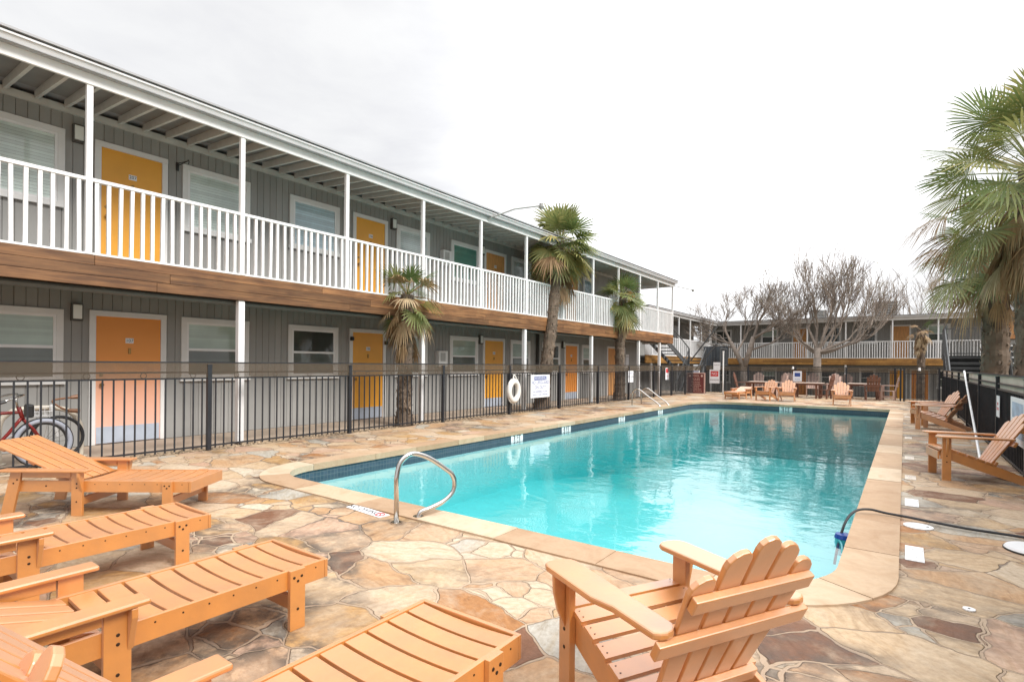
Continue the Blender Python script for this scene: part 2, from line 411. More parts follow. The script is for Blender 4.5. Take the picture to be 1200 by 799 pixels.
b = MB(); b.box(DX0, DX1, DY1-.12, DY1, -.95, -.004); b.box(DX1-.1, DX1, DY0, DY1-.13, -.95, -.004); b.box(DX0, DX0+.1, DY0, DY1-.13, -.95, -.03)
struct(b.build('terrace_edge', M['concrete']))
b = MB(); b.box(-12.95, -8.66, DY0, 27.2, -.3, -.006); struct(b.build('walkway', M['concrete']))
b = MB(); b.box(-8.66, -8.2, DY0, 27.2, -.3, -.045); struct(b.build('gravel_bed', M['ground']))
# pebbles between walkway and pool terrace
b = MB(); r = random.Random(3)
for i in range(5200):
    y = 1.0 + 23*r.random()**1.5; x = -8.43 + r.uniform(-.22, .22); s = r.uniform(.012, .034); b.tone = r.random()
    z = -.05 + r.uniform(0, .02); a = r.uniform(0, 6.28)
    ring = [(x+s*math.cos(a+k*1.257)*r.uniform(.8,1.2), y+s*math.sin(a+k*1.257)*r.uniform(.8,1.2)) for k in range(5)]
    b.add([(px,py,z) for px,py in ring] + [(x+(px-x)*.75, y+(py-y)*.75, z+s*.8) for px,py in ring], [(5,6,7,8,9)] + [(k,(k+1)%5,(k+1)%5+5,k+5) for k in range(5)])
tag(b.build('gravel', M['pebble']), 'tan pebbles along the foot of the black fence', 'gravel', kind='stuff')

# coping stones as a ring of slabs
b = MB(); r = random.Random(11)
inn, out = pool_loop(-.03, 12), pool_loop(.29, 12)
def resample(loopA, loopB, step):
    """split the ring in stones of about step metres"""
    n = len(loopA); mids = [((loopA[i][0]+loopB[i][0])/2, (loopA[i][1]+loopB[i][1])/2) for i in range(n)]
    S = [0]
    for i in range(n): S.append(S[-1] + math.dist(mids[i], mids[(i+1) % n]))
    L = S[-1]
    def at(s, loop):
        s %= L
        for i in range(n):
            if S[i] <= s <= S[i+1]:
                k = (s-S[i])/max(S[i+1]-S[i], 1e-9); p, q = loop[i], loop[(i+1) % n]
                return (p[0]+(q[0]-p[0])*k, p[1]+(q[1]-p[1])*k)
    cuts = [0]
    while cuts[-1] < L - step*1.3: cuts.append(cuts[-1] + step*r.uniform(.75, 1.25))
    cuts.append(L)
    return at, cuts, S
at, cuts, S = resample(inn, out, .80)
for i in range(len(cuts)-1):
    s0, s1 = cuts[i]+.003, cuts[i+1]-.003; b.tone = r.random()
    ss = sorted(set([s0, s1] + [x for x in S if s0 < x < s1])); m = len(ss); z0, z1 = -.065, .014 + r.uniform(-.003, .003)
    P = []
    for s in ss:
        a_, o_ = at(s, inn), at(s, out); P += [(*a_, z0), (*a_, z1), (*o_, z1), (*o_, z0)]
    F = []
    for k in range(m-1):
        o0, o1 = 4*k, 4*k+4
        for e in range(4): F.append((o0+e, o1+e, o1+(e+1)%4, o0+(e+1)%4))
    F += [(0,1,2,3), (4*m-1,4*m-2,4*m-3,4*m-4)]
    b.add(P, F)
o = b.build('pool_coping', M['coping'], bevel=.012); struct(o)
bm = bmesh.new(); bm.from_mesh(o.data); bmesh.ops.recalc_face_normals(bm, faces=bm.faces); bm.to_mesh(o.data); bm.free()
b = MB(); lp = pool_loop(.285); lq = pool_loop(-.02); n = len(lp)
b.add([(x,y,-.012) for x,y in lp]+[(x,y,-.012) for x,y in lq], [(i,(i+1)%n,(i+1)%n+n,i+n) for i in range(n)])
struct(b.build('coping_mortar', M['concrete']))
# basin
WZ = -.165
def floor_z(y): return -1.05 if y < 9 else (-1.05 - .75*min(1, (y-9)/6))
b = MB(); lp = pool_loop(0); n = len(lp)
b.add([(x,y,-.02) for x,y in lp]+[(x,y,-.235) for x,y in lp], [((i+1)%n,i,i+n,(i+1)%n+n) for i in range(n)])
struct(b.build('waterline_tiles', M['tile']))
b = MB(); ys = [PY0-.1, 5, 7, 9, 10, 11, 12, 13, 14, 15, 17, PY1+.1]
b.add([(x,y,-.235) for x,y in lp]+[(x,y,-2.2) for x,y in lp], [((i+1)%n,i,i+n,(i+1)%n+n) for i in range(n)])
P = []; F = []
for y in ys: P += [(PX0-.1,y,floor_z(y)),(PX1+.1,y,floor_z(y))]
for i in range(len(ys)-1): F.append((2*i,2*i+1,2*i+3,2*i+2))
b.add(P, F); struct(b.build('pool_basin', M['plaster']))
b = MB(); lw = pool_loop(.012); n = len(lw)
b.add([(x,y,WZ) for x,y in lw]+[(x,y,-2.3) for x,y in lw], [tuple(range(n)), tuple(range(n,2*n))[::-1]] + [((i+1)%n,i,i+n,(i+1)%n+n) for i in range(n)])
struct(b.build('pool_water', M['water']))

# ---------------------------------------------------------------- text on signs
def text(body, size, mat, parent, loc, rot, name='lettering', align='CENTER', sx=1.0):
    if '\n' in body:
        ls = body.split('\n'); from_e = Euler(rot).to_matrix()
        for i, tx in enumerate(ls): o = text(tx, size, mat, parent, Vector(loc) + from_e @ Vector((0, -(i-(len(ls)-1)/2)*size*1.15, 0)), rot, name, align, sx)
        return o
    cu = bpy.data.curves.new(name, 'FONT'); cu.body = body; cu.size = size; cu.align_x = align; cu.align_y = 'CENTER'; cu.extrude = .0006
    o = bpy.data.objects.new(name, cu); COL.objects.link(o)
    dg = bpy.context.evaluated_depsgraph_get(); me = bpy.data.meshes.new_from_object(o.evaluated_get(dg))
    bpy.data.objects.remove(o); bpy.data.curves.remove(cu)
    me.name = name; me.materials.clear(); me.materials.append(mat)
    o = bpy.data.objects.new(name, me); COL.objects.link(o); o.location = loc; o.rotation_euler = rot; o.scale = (sx,1,1)
    if parent: o.parent = parent
    return o
FX = (R(90), 0, R(90))     # lettering that faces +x
FMX = (R(90), 0, R(-90))   # faces -x
FY = (R(90), 0, 0)         # faces -y
UPW = (0, 0, 0)

# ================================================================ MOTEL WINGS
def grooved(b, x, y0, y1, z0, z1, step=.128, r=random.Random(5)):
    """vertical grooved boards on the plane x, facing +x"""
    n = int((y1-y0)/step); step = (y1-y0)/n
    for i in range(n):
        a, c = y0+i*step, y0+(i+1)*step; b.tone = r.random()
        b.add([(x,a+.006,z0),(x,c-.006,z0),(x,c-.006,z1),(x,a+.006,z1),(x-.012,c+.0,z0),(x-.012,c+.0,z1),(x-.012,a,z0),(x-.012,a,z1)],
              [(0,1,2,3),(1,4,5,2),(6,0,3,7)])
def frame_bars(b, y0, y1, z0, z1, w, x0, x1, sill=True):
    b.box(x0, x1, y0, y1, z1-w, z1)
    if sill: b.box(x0, x1+.02, y0-.02, y1+.02, z0, z0+w*.9)
    zb = z0+w*.9 if sill else z0
    b.box(x0, x1-.003, y0, y0+w, zb, z1-w); b.box(x0, x1-.003, y1-w, y1, zb, z1-w)
BLIND_MESH = {}
def window(root, y0, y1, z0, z1, up='blind_green', low='blind_grey', sash=True, w=.085):
    f = MB(); frame_bars(f, y0, y1, z0, z1, w, .001, .035)
    win = f.build('window', M['trim'], root, bevel=.004)
    a0, a1, c0, c1 = y0+w, y1-w, z0+w*.9, z1-w
    s = MB(); q = .035; zm = (c0+c1)/2
    s.box(.002,.026,a0,a0+q,c0,c1); s.box(.002,.026,a1-q,a1,c0,c1); s.box(.002,.025,a0+q,a1-q,c0,c0+q); s.box(.002,.025,a0+q,a1-q,c1-q,c1)
    if sash: s.box(.002,.028,a0+q,a1-q,zm-.022,zm+.022)
    s.build('sash', M['white'], win, bevel=.003)
    def blind(za, zb, m):
        k = MB(); nsl = max(3, int((zb-za)/.045)); h = (zb-za)/nsl
        for i in range(nsl):
            k.tone = rnd.random()
            k.add([(.0135,a0+q,za+i*h),(.0135,a1-q,za+i*h),(.003,a1-q,za+(i+1)*h),(.003,a0+q,za+(i+1)*h)], [(0,1,2,3)])
        k.build('blind', M[m], win)
    if sash:
        blind(zm+.022, c1-q, up); blind(c0+q, zm-.022, low)
    else: blind(c0+q, c1-q, up)
    g = MB(); g.add([(.016,a0+q,c0+q),(.016,a1-q,c0+q),(.016,a1-q,c1-q),(.016,a0+q,c1-q)], [(0,1,2,3)])
    g.build('pane', M['glass'], win)
    return win
def door(root, y0, y1, z0, m, h=2.06, w=.085, kick=True, number=None, label=None, lamps=False, wide_trim='trim'):
    p = MB(); p.box(.001, .012, y0+w, y1-w, z0+.012, z0+h-w)
    d = p.build('door', M[m], root, bevel=.003)
    if label: d['label'] = label
    f = MB(); frame_bars(f, y0, y1, z0, z0+h, w, .001, .034, sill=False); f.build('door_frame', M[wide_trim], d, bevel=.004)
    if kick:
        k = MB(); k.box(.013, .016, y0+w+.01, y1-w-.01, z0+.015, z0+.27); k.build('kick_plate', M['kick'], d)
    ym = (y0+y1)/2
    hd = MB(); hy = y0+w+.07; hd.tube([(.012,hy,z0+.92),(.05,hy,z0+.92)], .022, 8); hd.tube([(.05,hy,z0+.92),(.062,hy,z0+.92)], .030, 10)
    hd.tube([(.012,hy,z0+1.07),(.03,hy,z0+1.07)], .024, 8)
    hd.build('handle', M['brass'], d, smooth=False)
    if number:
        np_ = MB(); np_.box(.013, .017, ym-.055, ym+.055, z0+1.57, z0+1.65); np_.build('number_plate', M['white'], d)
        text(number, .07, M['sign_dark'], d, (.0185, ym, z0+1.61), FX, 'door_number')
        kn = MB(); kn.box(.013,.03,ym-.018,ym+.018,z0+1.40,z0+1.49); kn.build('knocker', M['brass'], d, bevel=.006)
    if lamps:
        for yy, zz in ((y0+.03, 1.78), (y1-.03, 1.72)):
            l = MB(); l.box(.035,.11,yy-.035,yy+.035,z0+zz,z0+zz+.09); l.build('spot_lamp', M['black'], root, bevel=.015)
    return d
def sconce(root, y, z, h=.26, w=.11):
    l = MB(); l.box(.0, .02, y-w/2-.012, y+w/2+.012, z, z+h); l.box(.02,.085,y-w/2-.012,y-w/2,z,z+h); l.box(.02,.085,y+w/2,y+w/2+.012,z,z+h); l.box(.02,.085,y-w/2,y+w/2,z,z+.012)
    l.box(.02,.085,y-w/2,y+w/2,z+h-.02,z+h)
    o = l.build('wall_lamp', M['lamp_frame'], root)
    g = MB(); g.box(.021,.092,y-w/2+.001,y+w/2-.001,z+.03,z+h-.021); g.build('lamp_glass', M['lamp_glass'], o, bevel=.006)

def wing(name, label, cat, loc, rz, y0, y1, posts_up, posts_lo, rail_bays, siding, wood_m, end_rail=True, depth=6.0, rafters=True, wall_end=None, group=None):
    root = thing(name, label, cat, loc, rz, group)
    PXL = 1.49; we = wall_end if wall_end else y1
    w = MB(); grooved(w, 0, y0, we, .0, 2.45); grooved(w, 0, y0, we, 2.6, 5.0)
    w.box(-depth, -.013, y0, we, .0, 5.06)
    w.build('wall', M[siding], root)
    # end wall boards
    if True:
        e = MB(); n = int(depth/.128)
        for i in range(n):
            e.tone = rnd.random(); a, c = -depth+i*depth/n, -depth+(i+1)*depth/n
            e.add([(a+.006,we+.012,0),(c-.006,we+.012,0),(c-.006,we+.012,5.03),(a+.006,we+.012,5.03),(c,we+.001,0),(c,we+.001,5.03)], [(1,0,3,2),(4,1,2,5)])
        e.build('end_wall', M[siding], root)
    # roof, soffit, fascia, gutter
    ro = MB(); ro.add([(-depth-.3,y0,5.30),(1.58,y0,5.045),(1.58,y1+.25,5.045),(-depth-.3,y1+.25,5.30),(-depth-.3,y0,5.36),(1.58,y0,5.105),(1.58,y1+.25,5.105),(-depth-.3,y1+.25,5.36)],
           [(3,2,1,0),(4,5,6,7),(0,1,5,4),(1,2,6,5),(2,3,7,6),(3,0,4,7)])
    ro.build('roof', M['roof'], root)
    so = MB(); so.add([(0,y0,5.10),(1.46,y0,5.02),(1.46,y1+.2,5.02),(0,y1+.2,5.10)], [(3,2,1,0)]); so.build('soffit', M['eave'], root)
    fa = MB(); fa.box(1.462, 1.502, y0, y1+.22, 4.85, 5.0); fa.box(-.5, 1.46, y1+.18, y1+.22, 4.87, 5.03); fa.build('fascia', M['white'], root, bevel=.004)
    gu = MB(); gu.prism([(1.503,5.0),(1.60,5.0),(1.625,5.06),(1.64,5.06),(1.64,5.085),(1.503,5.085)], 'y', y0, y1+.26); gu.build('gutter', M['gutter'], root)
    ge = MB(); ge.box(1.503, 1.665, y0, y1+.27, 5.107, 5.135); ge.box(1.50,1.61,y0,y1+.2,4.985,4.999); ge.build('roof_edge', M['roof'], root)
    le = MB(); le.box(.001,.045,y0,we,4.93,5.03); le.build('ledger', M['rafter'], root)
    if rafters:
        m0 = MB(); m0.prism([(.046,4.985),(1.461,4.875),(1.461,5.018),(.046,5.096)], 'y', -.021, .021)
        first = None; yy = y0+.2
        while yy < y1+.1:
            if first is None: first = m0.build('rafter', M['rafter'], root, loc=(0,yy,0))
            else:
                c = first.copy(); COL.objects.link(c); c.parent = root; c.location = (0,yy,0)
            yy += .335
    # deck: slab, plank fascia, dark underside with pipes
    dk = MB(); dk.box(.001, 1.44, y0, y1+.1, 2.56, 2.64); dk.build('balcony_floor', M['eave'], root)
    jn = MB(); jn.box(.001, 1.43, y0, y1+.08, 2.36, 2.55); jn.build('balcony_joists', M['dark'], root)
    fb = MB(); r = random.Random(len(name)*7+int(y1*3)); yy = y0
    for lv in range(3):
        yy = y0 - r.uniform(0, 2)
        while yy < y1+.1:
            L = r.uniform(2.8, 4.6); fb.tone = r.random()
            fb.box(1.441+.003*(lv%2), 1.484+.004*(lv%2), max(yy,y0)+.002, min(yy+L, y1+.1)-.002, 2.265+.133*lv+.002, 2.265+.133*(lv+1)-.002); yy += L
    fb.box(.0, 1.44, y1+.085, y1+.125, 2.27, 2.655)
    fb.build('balcony_fascia', M[wood_m], root, bevel=.004)
    pi = MB(); pi.tube([(1.30,y0,2.235),(1.30,y1-.4,2.235)], .042, 8); pi.tube([(1.13,y0,2.29),(1.13,y1-.4,2.29)], .03, 8); pi.build('pipe', M['conduit'], root)
    # posts
    for y in posts_up:
        p = MB(); p.box(1.415, 1.485, y-.035, y+.035, 2.665, 4.86); p.build('post', M['white'], root, bevel=.006)
    for y in posts_lo:
        p = MB(); p.box(1.36, 1.46, y-.05, y+.05, -.25 if loc[2] < -.1 else 0.0, 2.262); p.build('post', M['white'], root, bevel=.006)
    # railing bays
    r = random.Random(21)
    for (a, c) in rail_bays:
        k = MB(); k.box(1.41, 1.475, a, c, 3.615, 3.66); k.box(1.415, 1.487, a, c, 2.662, 2.69)
        n = max(2, round((c-a)/.125))
        for i in range(n):
            y = a+(c-a)*(i+.5)/n + r.uniform(-.008,.008); k.tone = r.random(); d1, d2 = r.uniform(-.008,.008), r.uniform(-.005,.005)
            k.bar((1.443+d2, y, 2.69), (1.443, y+d1, 3.616), .043, .043, (1,0,0))
        k.build('railing', M['white_worn'], root, bevel=.003)
    if end_rail:
        k = MB(); k.box(.02, 1.41, y1+.02, y1+.08, 3.615, 3.66); k.box(.02, 1.41, y1+.02, y1+.08, 2.662, 2.69)
        for i in range(11): k.box(.1+i*.125-.02, .1+i*.125+.02, y1+.03, y1+.07, 2.69, 3.616)
        k.build('railing', M['white_worn'], root)
    return root

pu = [.44+2.0*k for k in range(12)] + [24.2]; pu[-2:] = [22.36, 24.2]
edges = [-3.0] + pu
bays = [(edges[i]+.036, edges[i+1]-.036) for i in range(len(edges)-1)]
W = wing('motel_building', 'long grey two storey motel wing with white balcony railings and orange doors', 'building', (-10.02,0,0), 0, -3.0, 24.15, pu, [.44, 4.45, 8.48, 12.44, 16.43, 20.45, 22.72], bays, 'siding', 'deck_wood', wall_end=24.0)
Z2 = 2.6
window(W, 1.30, 2.56, .94, 2.04); window(W, 1.30, 2.56, 3.52, 4.68, 'blind_pale', 'blind_pale', sash=False)
for (a, c) in ((4.16,5.34),): window(W, a, c, .95, 2.05)
window(W, 4.16, 5.34, 3.52, 4.66, 'blind_pale', 'blind_pale', sash=False)
window(W, 6.14, 7.32, .95, 2.05, 'blind_dark', 'blind_grey'); window(W, 6.15, 7.33, 3.58, 4.66, 'blind_blue', sash=False)
window(W, 8.94, 10.05, .95, 2.05, 'blind_green', 'blind_grey'); window(W, 8.97, 10.10, 3.55, 4.66, 'blind_white', sash=False)
window(W, 10.90, 12.10, .95, 2.05); window(W, 10.92, 12.12, 3.55, 4.66, 'blind_teal', sash=False)
window(W, 13.70, 14.80, .95, 2.05); window(W, 13.72, 14.80, 3.55, 4.66, 'blind_white', sash=False)
window(W, 15.52, 16.72, .95, 2.05, 'blind_dark'); window(W, 15.5, 16.7, 3.55, 4.66, 'blind_grey', sash=False)
window(W, 18.33, 19.25, .95, 2.05); window(W, 18.40, 19.30, 3.55, 4.66, 'floral', sash=False)
window(W, 20.6, 21.7, 3.55, 4.66, 'blind_white', sash=False)
door(W, 2.87, 3.93, 0, 'light_wash_door', number='107', label='orange door with a peach wash of light painted on its lower half'); door(W, 2.92, 3.93, Z2, 'yellow_door', number='207', kick=False)
door(W, 7.62, 8.66, 0, 'yellow_door', number='106', lamps=True); door(W, 7.69, 8.69, Z2, 'yellow_door', number='206', kick=False)
door(W, 12.33, 13.40, 0, 'yellow_door', number='105'); door(W, 12.36, 13.43, Z2, 'wood_door', number='205', kick=False)
door(W, 17.02, 18.06, 0, 'orange_door', number='104'); door(W, 17.02, 18.06, Z2, 'wood_door', number='204', kick=False)
door(W, 20.50, 22.30, 0, 'wood_door', kick=False, label='wide brown door behind the third palm'); door(W, 22.4, 23.4, Z2, 'yellow_door', kick=False)
for y, z in ((2.71,1.88),(2.71,4.53),(8.82,1.88),(8.85,4.50),(12.20,1.86),(12.24,4.46),(16.90,1.86),(16.86,4.46)): sconce(W, y, z)
for (y0,y1,z0,z1) in ((10.36,10.70,1.2,1.62),(10.50,10.82,3.9,4.3)):
    k = MB(); k.box(0,.14,y0,y1,z0,z1); o = k.build('meter_box', M['trim'], W, bevel=.01); k = MB(); k.box(.141,.146,y0+.06,y1-.1,z0+.15,z1-.05); k.build('meter_face', M['galv'], o)
k = MB(); k.tube([(.06,15.20,0.02),(.06,15.20,2.3)], .05, 8); k.build('downspout', M['dark'], W)
k = MB(); k.tube([(.06,15.0,2.66),(.06,15.0,4.9)], .05, 8); k.build('downspout', M['dark'], W)
k = MB(); k.box(0,.02,4.06,4.10,4.52,4.66); k.tube([(.02,4.08,4.60),(.42,4.08,4.60)],.008,5); k.tube([(.02,4.08,4.64),(.2,4.08,4.62),(.42,4.08,4.60)],.007,5); k.tube([(.40,4.08,4.62),(.44,4.08,4.58),(.42,4.08,4.54)],.007,5)
k.build('hanger_bracket', M['black'], W)
k = MB(); k.box(0,.01,22.42,22.72,1.15,1.75); k.build('wall_notice', M['sign_white'], W); text('NOTICE', .06, M['sign_dark'], W, (.0115,22.57,1.65), FX)
for i in range(6): text('----------', .05, M['sign_dark'], W, (.0115,22.57,1.55-.06*i), FX) if False else None
for (y, x0, dx, dy, dz, yh) in ((10.62,1.52,1.05,.85,.36,0),(24.2,1.4,.25,2.3,.02,0)):
    k = MB(); e = (x0+dx, y+dy, 4.93+dz); k.tube([(x0,y,4.93),(x0+dx*.5,y+dy*.5,4.93+dz*.72),e], .02, 8)
    o = k.build('eave_light', M['galv'], W)
    h = MB(); h.tube([(e[0],e[1],e[2]+.05),(e[0],e[1],e[2]-.03)], .055, 10); h.tube([(e[0],e[1],e[2]-.03),(e[0],e[1],e[2]-.075)], [.075,.055], 10); h.build('lamp_head', M['galv'], o)

# far wing, across the end of the pool, on lower ground (local y = world x)
fp = [-10.72,-8.80,-6.85,-4.90,-2.86,-.57,1.5,3.5]
fe = [-11.78]+fp
B = wing('motel_building', 'grey two storey motel wing with tan balcony fascia behind bare trees at far end', 'building', (0,39.4,-.87), R(-90), -11.78, 5.5, fp, [-10.72,-2.86,3.5], [(fe[i]+.036,fe[i+1]-.036) for i in range(1,len(fe)-1)], 'siding_far', 'far_wood', end_rail=False)
for (a,c,u) in ((-10.85,-9.72,'blind_dark'),(-7.86,-6.78,'blind_green'),(-4.2,-3.2,'blind_dark'),(-2.3,-1.35,'blind_dark'),(1.0,2.1,'blind_green')): window(B, a, c, 3.55, 4.66, u, 'blind_dark')
for (a,c,u) in ((-10.9,-9.8,'blind_dark'),(-7.8,-6.85,'blind_green'),(-4.36,-3.37,'blind_dark'),(-2.26,-1.40,'blind_dark'),(1.5,2.5,'blind_dark')): window(B, a, c, .95, 2.05, u, 'blind_grey')
door(B, -5.98,-5.02, Z2, 'wood_door', kick=False); door(B, -.72,.30, Z2, 'wood_door', kick=False)
door(B, -6.02,-5.05, 0, 'orange_door', kick=False); door(B, -.80,.12, 0, 'yellow_door', kick=False); door(B, .25,1.2,0,'orange_door',kick=False)
sp_ = [26.3,28.3,30.3,32.3,34.3,36.3]
S_ = wing('motel_building', 'short grey motel wing with a white door joining the far wing behind the dark stairs', 'building', (-11.8,0,-.87), 0, 25.4, 37.6, sp_, [26.3,30.3,34.3], [(sp_[i]+.036,sp_[i+1]-.036) for i in range(5)]+[(25.4,26.26)], 'siding_far', 'far_wood', end_rail=False, depth=5)
door(S_, 29.2, 30.2, Z2, 'white_door', kick=False); door(S_, 33.6,34.6, Z2, 'white_door', kick=False); window(S_, 26.3, 27.3, .95, 2.05, 'blind_dark'); window(S_, 31.4, 32.6, 3.55, 4.66, 'blind_dark'); window(S_, 27.6,28.4,.95,2.05,'blind_grey')
# roof units
for (x, y, w_, h_, lab) in ((-.95, 41.2, 1.15, .95, 'big grey louvred cooling unit on the far roof, the taller right one'), (-4.7, 41.6, 1.0, .62, 'small grey cooling unit on the far roof behind bare branches')):
    u = thing('roof_unit', lab, 'cooling unit', (x, y, 4.42), 0, 'cooling units on the far roof')
    k = MB(); k.box(-w_/2,w_/2,-.4,.4,-.1,h_); k.build('casing', M['ac'], u, bevel=.02)
    k = MB()
    for i in range(5): k.box(-w_/2+.1,w_/2-.1,-.43,-.401,.14+i*h_*.15,.14+i*h_*.15+.05)
    k.build('louvre', M['galv'], u)

# ================================================================ FENCES
def fence(label, p0, p1, posts, style='iron', h=1.28, name='iron_fence', cat='fence', rings=True, band='tan_mesh'):
    p0 = Vector((*p0,0)); p1 = Vector((*p1,0)); d = p1-p0; L = d.length
    root = thing(name, label, cat, p0, facing(d.x/L, d.y/L))
    k = h/1.28; zr = [.07, 1.05*k, 1.137*k, 1.275*k]
    ra = MB()
    for z in zr: ra.box(-.012,.012,0,L,z-.011,z+.011)
    ra.build('rail', M['iron'], root)
    if rings:
        rg = MB(); y = .25
        while y < L-.1:
            c = [(0, y+.036*math.cos(a*math.pi/5), 1.0935*k+.036*math.sin(a*math.pi/5)) for a in range(10)]; rg.tube(c, .005, 4, closed=True); y += .62
        rg.build('ring_row', M['iron'], root)
    for y in posts:
        p = MB(); p.box(-.03,.03,y-.03,y+.03,0,1.235*k); p.box(-.036,.036,y-.036,y+.036,1.2351*k,1.25*k); p.build('post', M['iron'], root, bevel=.004)
    ed = [0]+[y for y in posts if .1 < y < L-.1]+[L]
    for i in range(len(ed)-1):
        a, c = ed[i]+.035, ed[i+1]-.035; n = max(1, round((c-a)/.119)); b = MB()
        for j in range(n):
            y = a+(c-a)*(j+.5)/n; pw = .0085 if style == 'iron' else .0065; b.box(-pw,pw,y-pw,y+pw,.03,1.04*k)
        b.build('picket_panel', M['iron'], root)
    bm_ = MB(); bm_.box(.014,.018,0.02,L-.02,1.06*k,1.27*k); bm_.build('mesh_band', M[band], root)
    if style == 'screen':
        s = MB(); s.box(.02,.024,0.03,L-.03,.06,1.055*k); s.build('mesh_screen', M['dark_mesh'], root)
    if style == 'boards':
        s = MB(); y = 0.0; r = random.Random(9)
        while y < L-.1:
            w = r.uniform(.09,.15); s.tone = r.random(); s.box(.05+r.uniform(0,.012),.075,y+.004,min(y+w,L)-.004,.04,1.10*k); y += w
        s.build('board_screen', M['screen'], root)
    return root
f0 = -3.5
FENCE_L = fence('long black iron picket fence between the pool and the grey motel wing', (-8.2,f0), (-8.2,21.7), [3.79+2.47*k_-f0 for k_ in range(-2,8)])
fence('black mesh covered gate section at the far left corner of the pool', (-8.2,21.78), (-7.7,25.7), [.06,1.0,2.3,3.9], 'screen', name='fence_gate', cat='gate', rings=False)
fence('black fence with dark mesh behind the brown dining chairs', (-7.6,25.8), (-.2,27.1), [.05,1.9,3.8,5.7,7.4], 'screen', rings=False)
fence('black fence section with dark mesh in front of the yellow far door', (-.12,27.0), (-.12,25.45), [.04,1.5], 'screen', rings=False)
fence('short black fence between the open gap and the right fence corner', (-.06,25.38), (1.08,25.38), [.05,1.1], 'screen', rings=False)
rf = fence('black boarded iron fence with tan fabric band along the right side of the pool', (1.14,-1.5), (1.14,25.3), [2.4*k_+.35 for k_ in range(12)], 'boards', h=1.2, rings=False, band='tan_band')
# little lamps clipped on the far fences
for (x, y, lab) in ((.45,25.33,'tiny white lamp clipped on the short fence by the right corner'), (-3.95,26.36,'tiny white lamp clipped on the fence above the left dining table')):
    k = thing('fence_lamp', lab, 'lamp', (x,y,1.17), 0, 'tiny fence lamps')
    m = MB(); m.tube([(0,0,0),(0,0,.11)], [.045,.035], 8); m.build('lamp_glass', M['white'], k); m = MB(); m.box(-.02,.02,-.0,.05,-.03,-.001); m.build('bracket', M['black'], k)

# ================================================================ LOUNGERS
def dish(x): return -.010*(1-(x/.235)**2)
def make_lounger(label):
    t = thing('sun_lounger', label, 'sun lounger', (0,0,0), 0, 'orange loungers at the near left of the pool')
    for s in (-1,1):
        m = MB(); m.box(s*.255 if s<0 else .235, -.235 if s<0 else .255, -1.52, -.021, .195, .288); m.mi = 1
        for i in range(9): m.tube([(s*.2545,-.072-i*.1035,.262),(s*.2575,-.072-i*.1035,.262)], .0045, 6)
        m.tube([(s*.2545,-1.20,.245),(s*.2585,-1.20,.245)], .0075, 6)
        m.build('side_rail', (M['orange'],M['bolt']), t, bevel=.002)
    m = MB(); m.box(-.255,.255,-.02,0,.195,.288); m.build('end_board', M['orange'], t, bevel=.004)
    m = MB(); n = 10
    for i in range(9):
        y1_ = -.028-i*.1035; y0_ = y1_-.089; m.tone = rnd.random(); P = []; F = []
        for j in range(9):
            x = -.234+.468*j/8; z = .283+dish(x)
            P += [(x,y0_,z-.018),(x,y0_,z),(x,y1_,z),(x,y1_,z-.018)]
        for j in range(8):
            o = 4*j
            for e in range(4): F.append((o+e,o+(e+1)%4,o+4+(e+1)%4,o+4+e))
        F += [(3,2,1,0),(32,33,34,35)]
        m.add(P, F)
    m.build('seat', M['orange'], t, bevel=.003)
    # backrest, own origin on its hinge
    hb = MB()
    for i in range(5):
        x0 = -.232+i*.0955; hb.tone = rnd.random(); hb.box(x0, x0+.080, -.795, -.005, -.018, 0)
    bk = hb.build('backrest', M['orange'], t, bevel=.004, loc=(0,-.965,.283))
    c = MB()
    for y in (-.12,-.42,-.70): c.box(-.215,.215,y-.03,y+.03,-.040,-.0185)
    c.build('back_batten', M['orange'], bk, bevel=.003)
    for s in (-1,1):
        xo, xi = s*.2785, s*.2555; a, b_ = min(xo,xi), max(xo,xi)
        def bolts(l, *yz):
            l.mi = 1
            for (y,z) in yz: l.tube([(xo-s*.001,y,z),(xo+s*.003,y,z)], .0075, 6)
            return l
        l = MB(); l.box(a,b_,-.225,-.145,0,.291); bolts(l,(-.165,.255),(-.205,.255),(-.185,.235),(-.185,.10)).build('leg', (M['orange'],M['bolt']), t, bevel=.002)
        l = MB(); l.box(a,b_,-.975,-.885,0,.366); bolts(l,(-.93,.27),(-.93,.235),(-.93,.12)).build('leg', (M['orange'],M['bolt']), t, bevel=.002)
        l = MB(); l.prism([(-1.475,.366),(-1.385,.366),(-1.46,0),(-1.56,0)], 'x', a, b_); bolts(l,(-1.42,.30),(-1.45,.27)).build('leg', (M['orange'],M['bolt']), t, bevel=.002)
        l = MB(); x0, x1 = (s*.325, s*.225); l.box(min(x0,x1),max(x0,x1),-1.55,-.835,.367,.388); l.build('armrest', M['orange'], t, bevel=.007)
        l = MB(); l.box(a,b_,-1.38,-.98,.318,.366); l.build('arm_rail', M['orange'], t, bevel=.003)
        l = MB(); xb0, xb1 = s*.279, s*.322; l.prism([(xb0,.366),(xb1,.366),(xb1,.33),(xb0,.20)], 'y', -.90, -.878); l.build('arm_bracket', M['orange'], t, bevel=.003)
    for y in (-.185,-.92):
        l = MB(); l.box(-.254,.254,y-.014,y+.014,.085,.15); l.build('stretcher', M['orange'], t, bevel=.003)
    return t, bk
L1, bk1 = make_lounger('orange slatted lounger nearest the bicycle, its back raised a little')
def place_lounger(x, y, rz, ang, lab, grp=None, first=False):
    o = L1 if first else copy_tree(L1)
    o.location = (x,y,0); o.rotation_euler = (0,0,rz); o['label'] = lab
    if grp: o['group'] = grp
    for c in o.children:
        if c.name.startswith('backrest'): c.rotation_euler = (-R(ang),0,0)
    return o
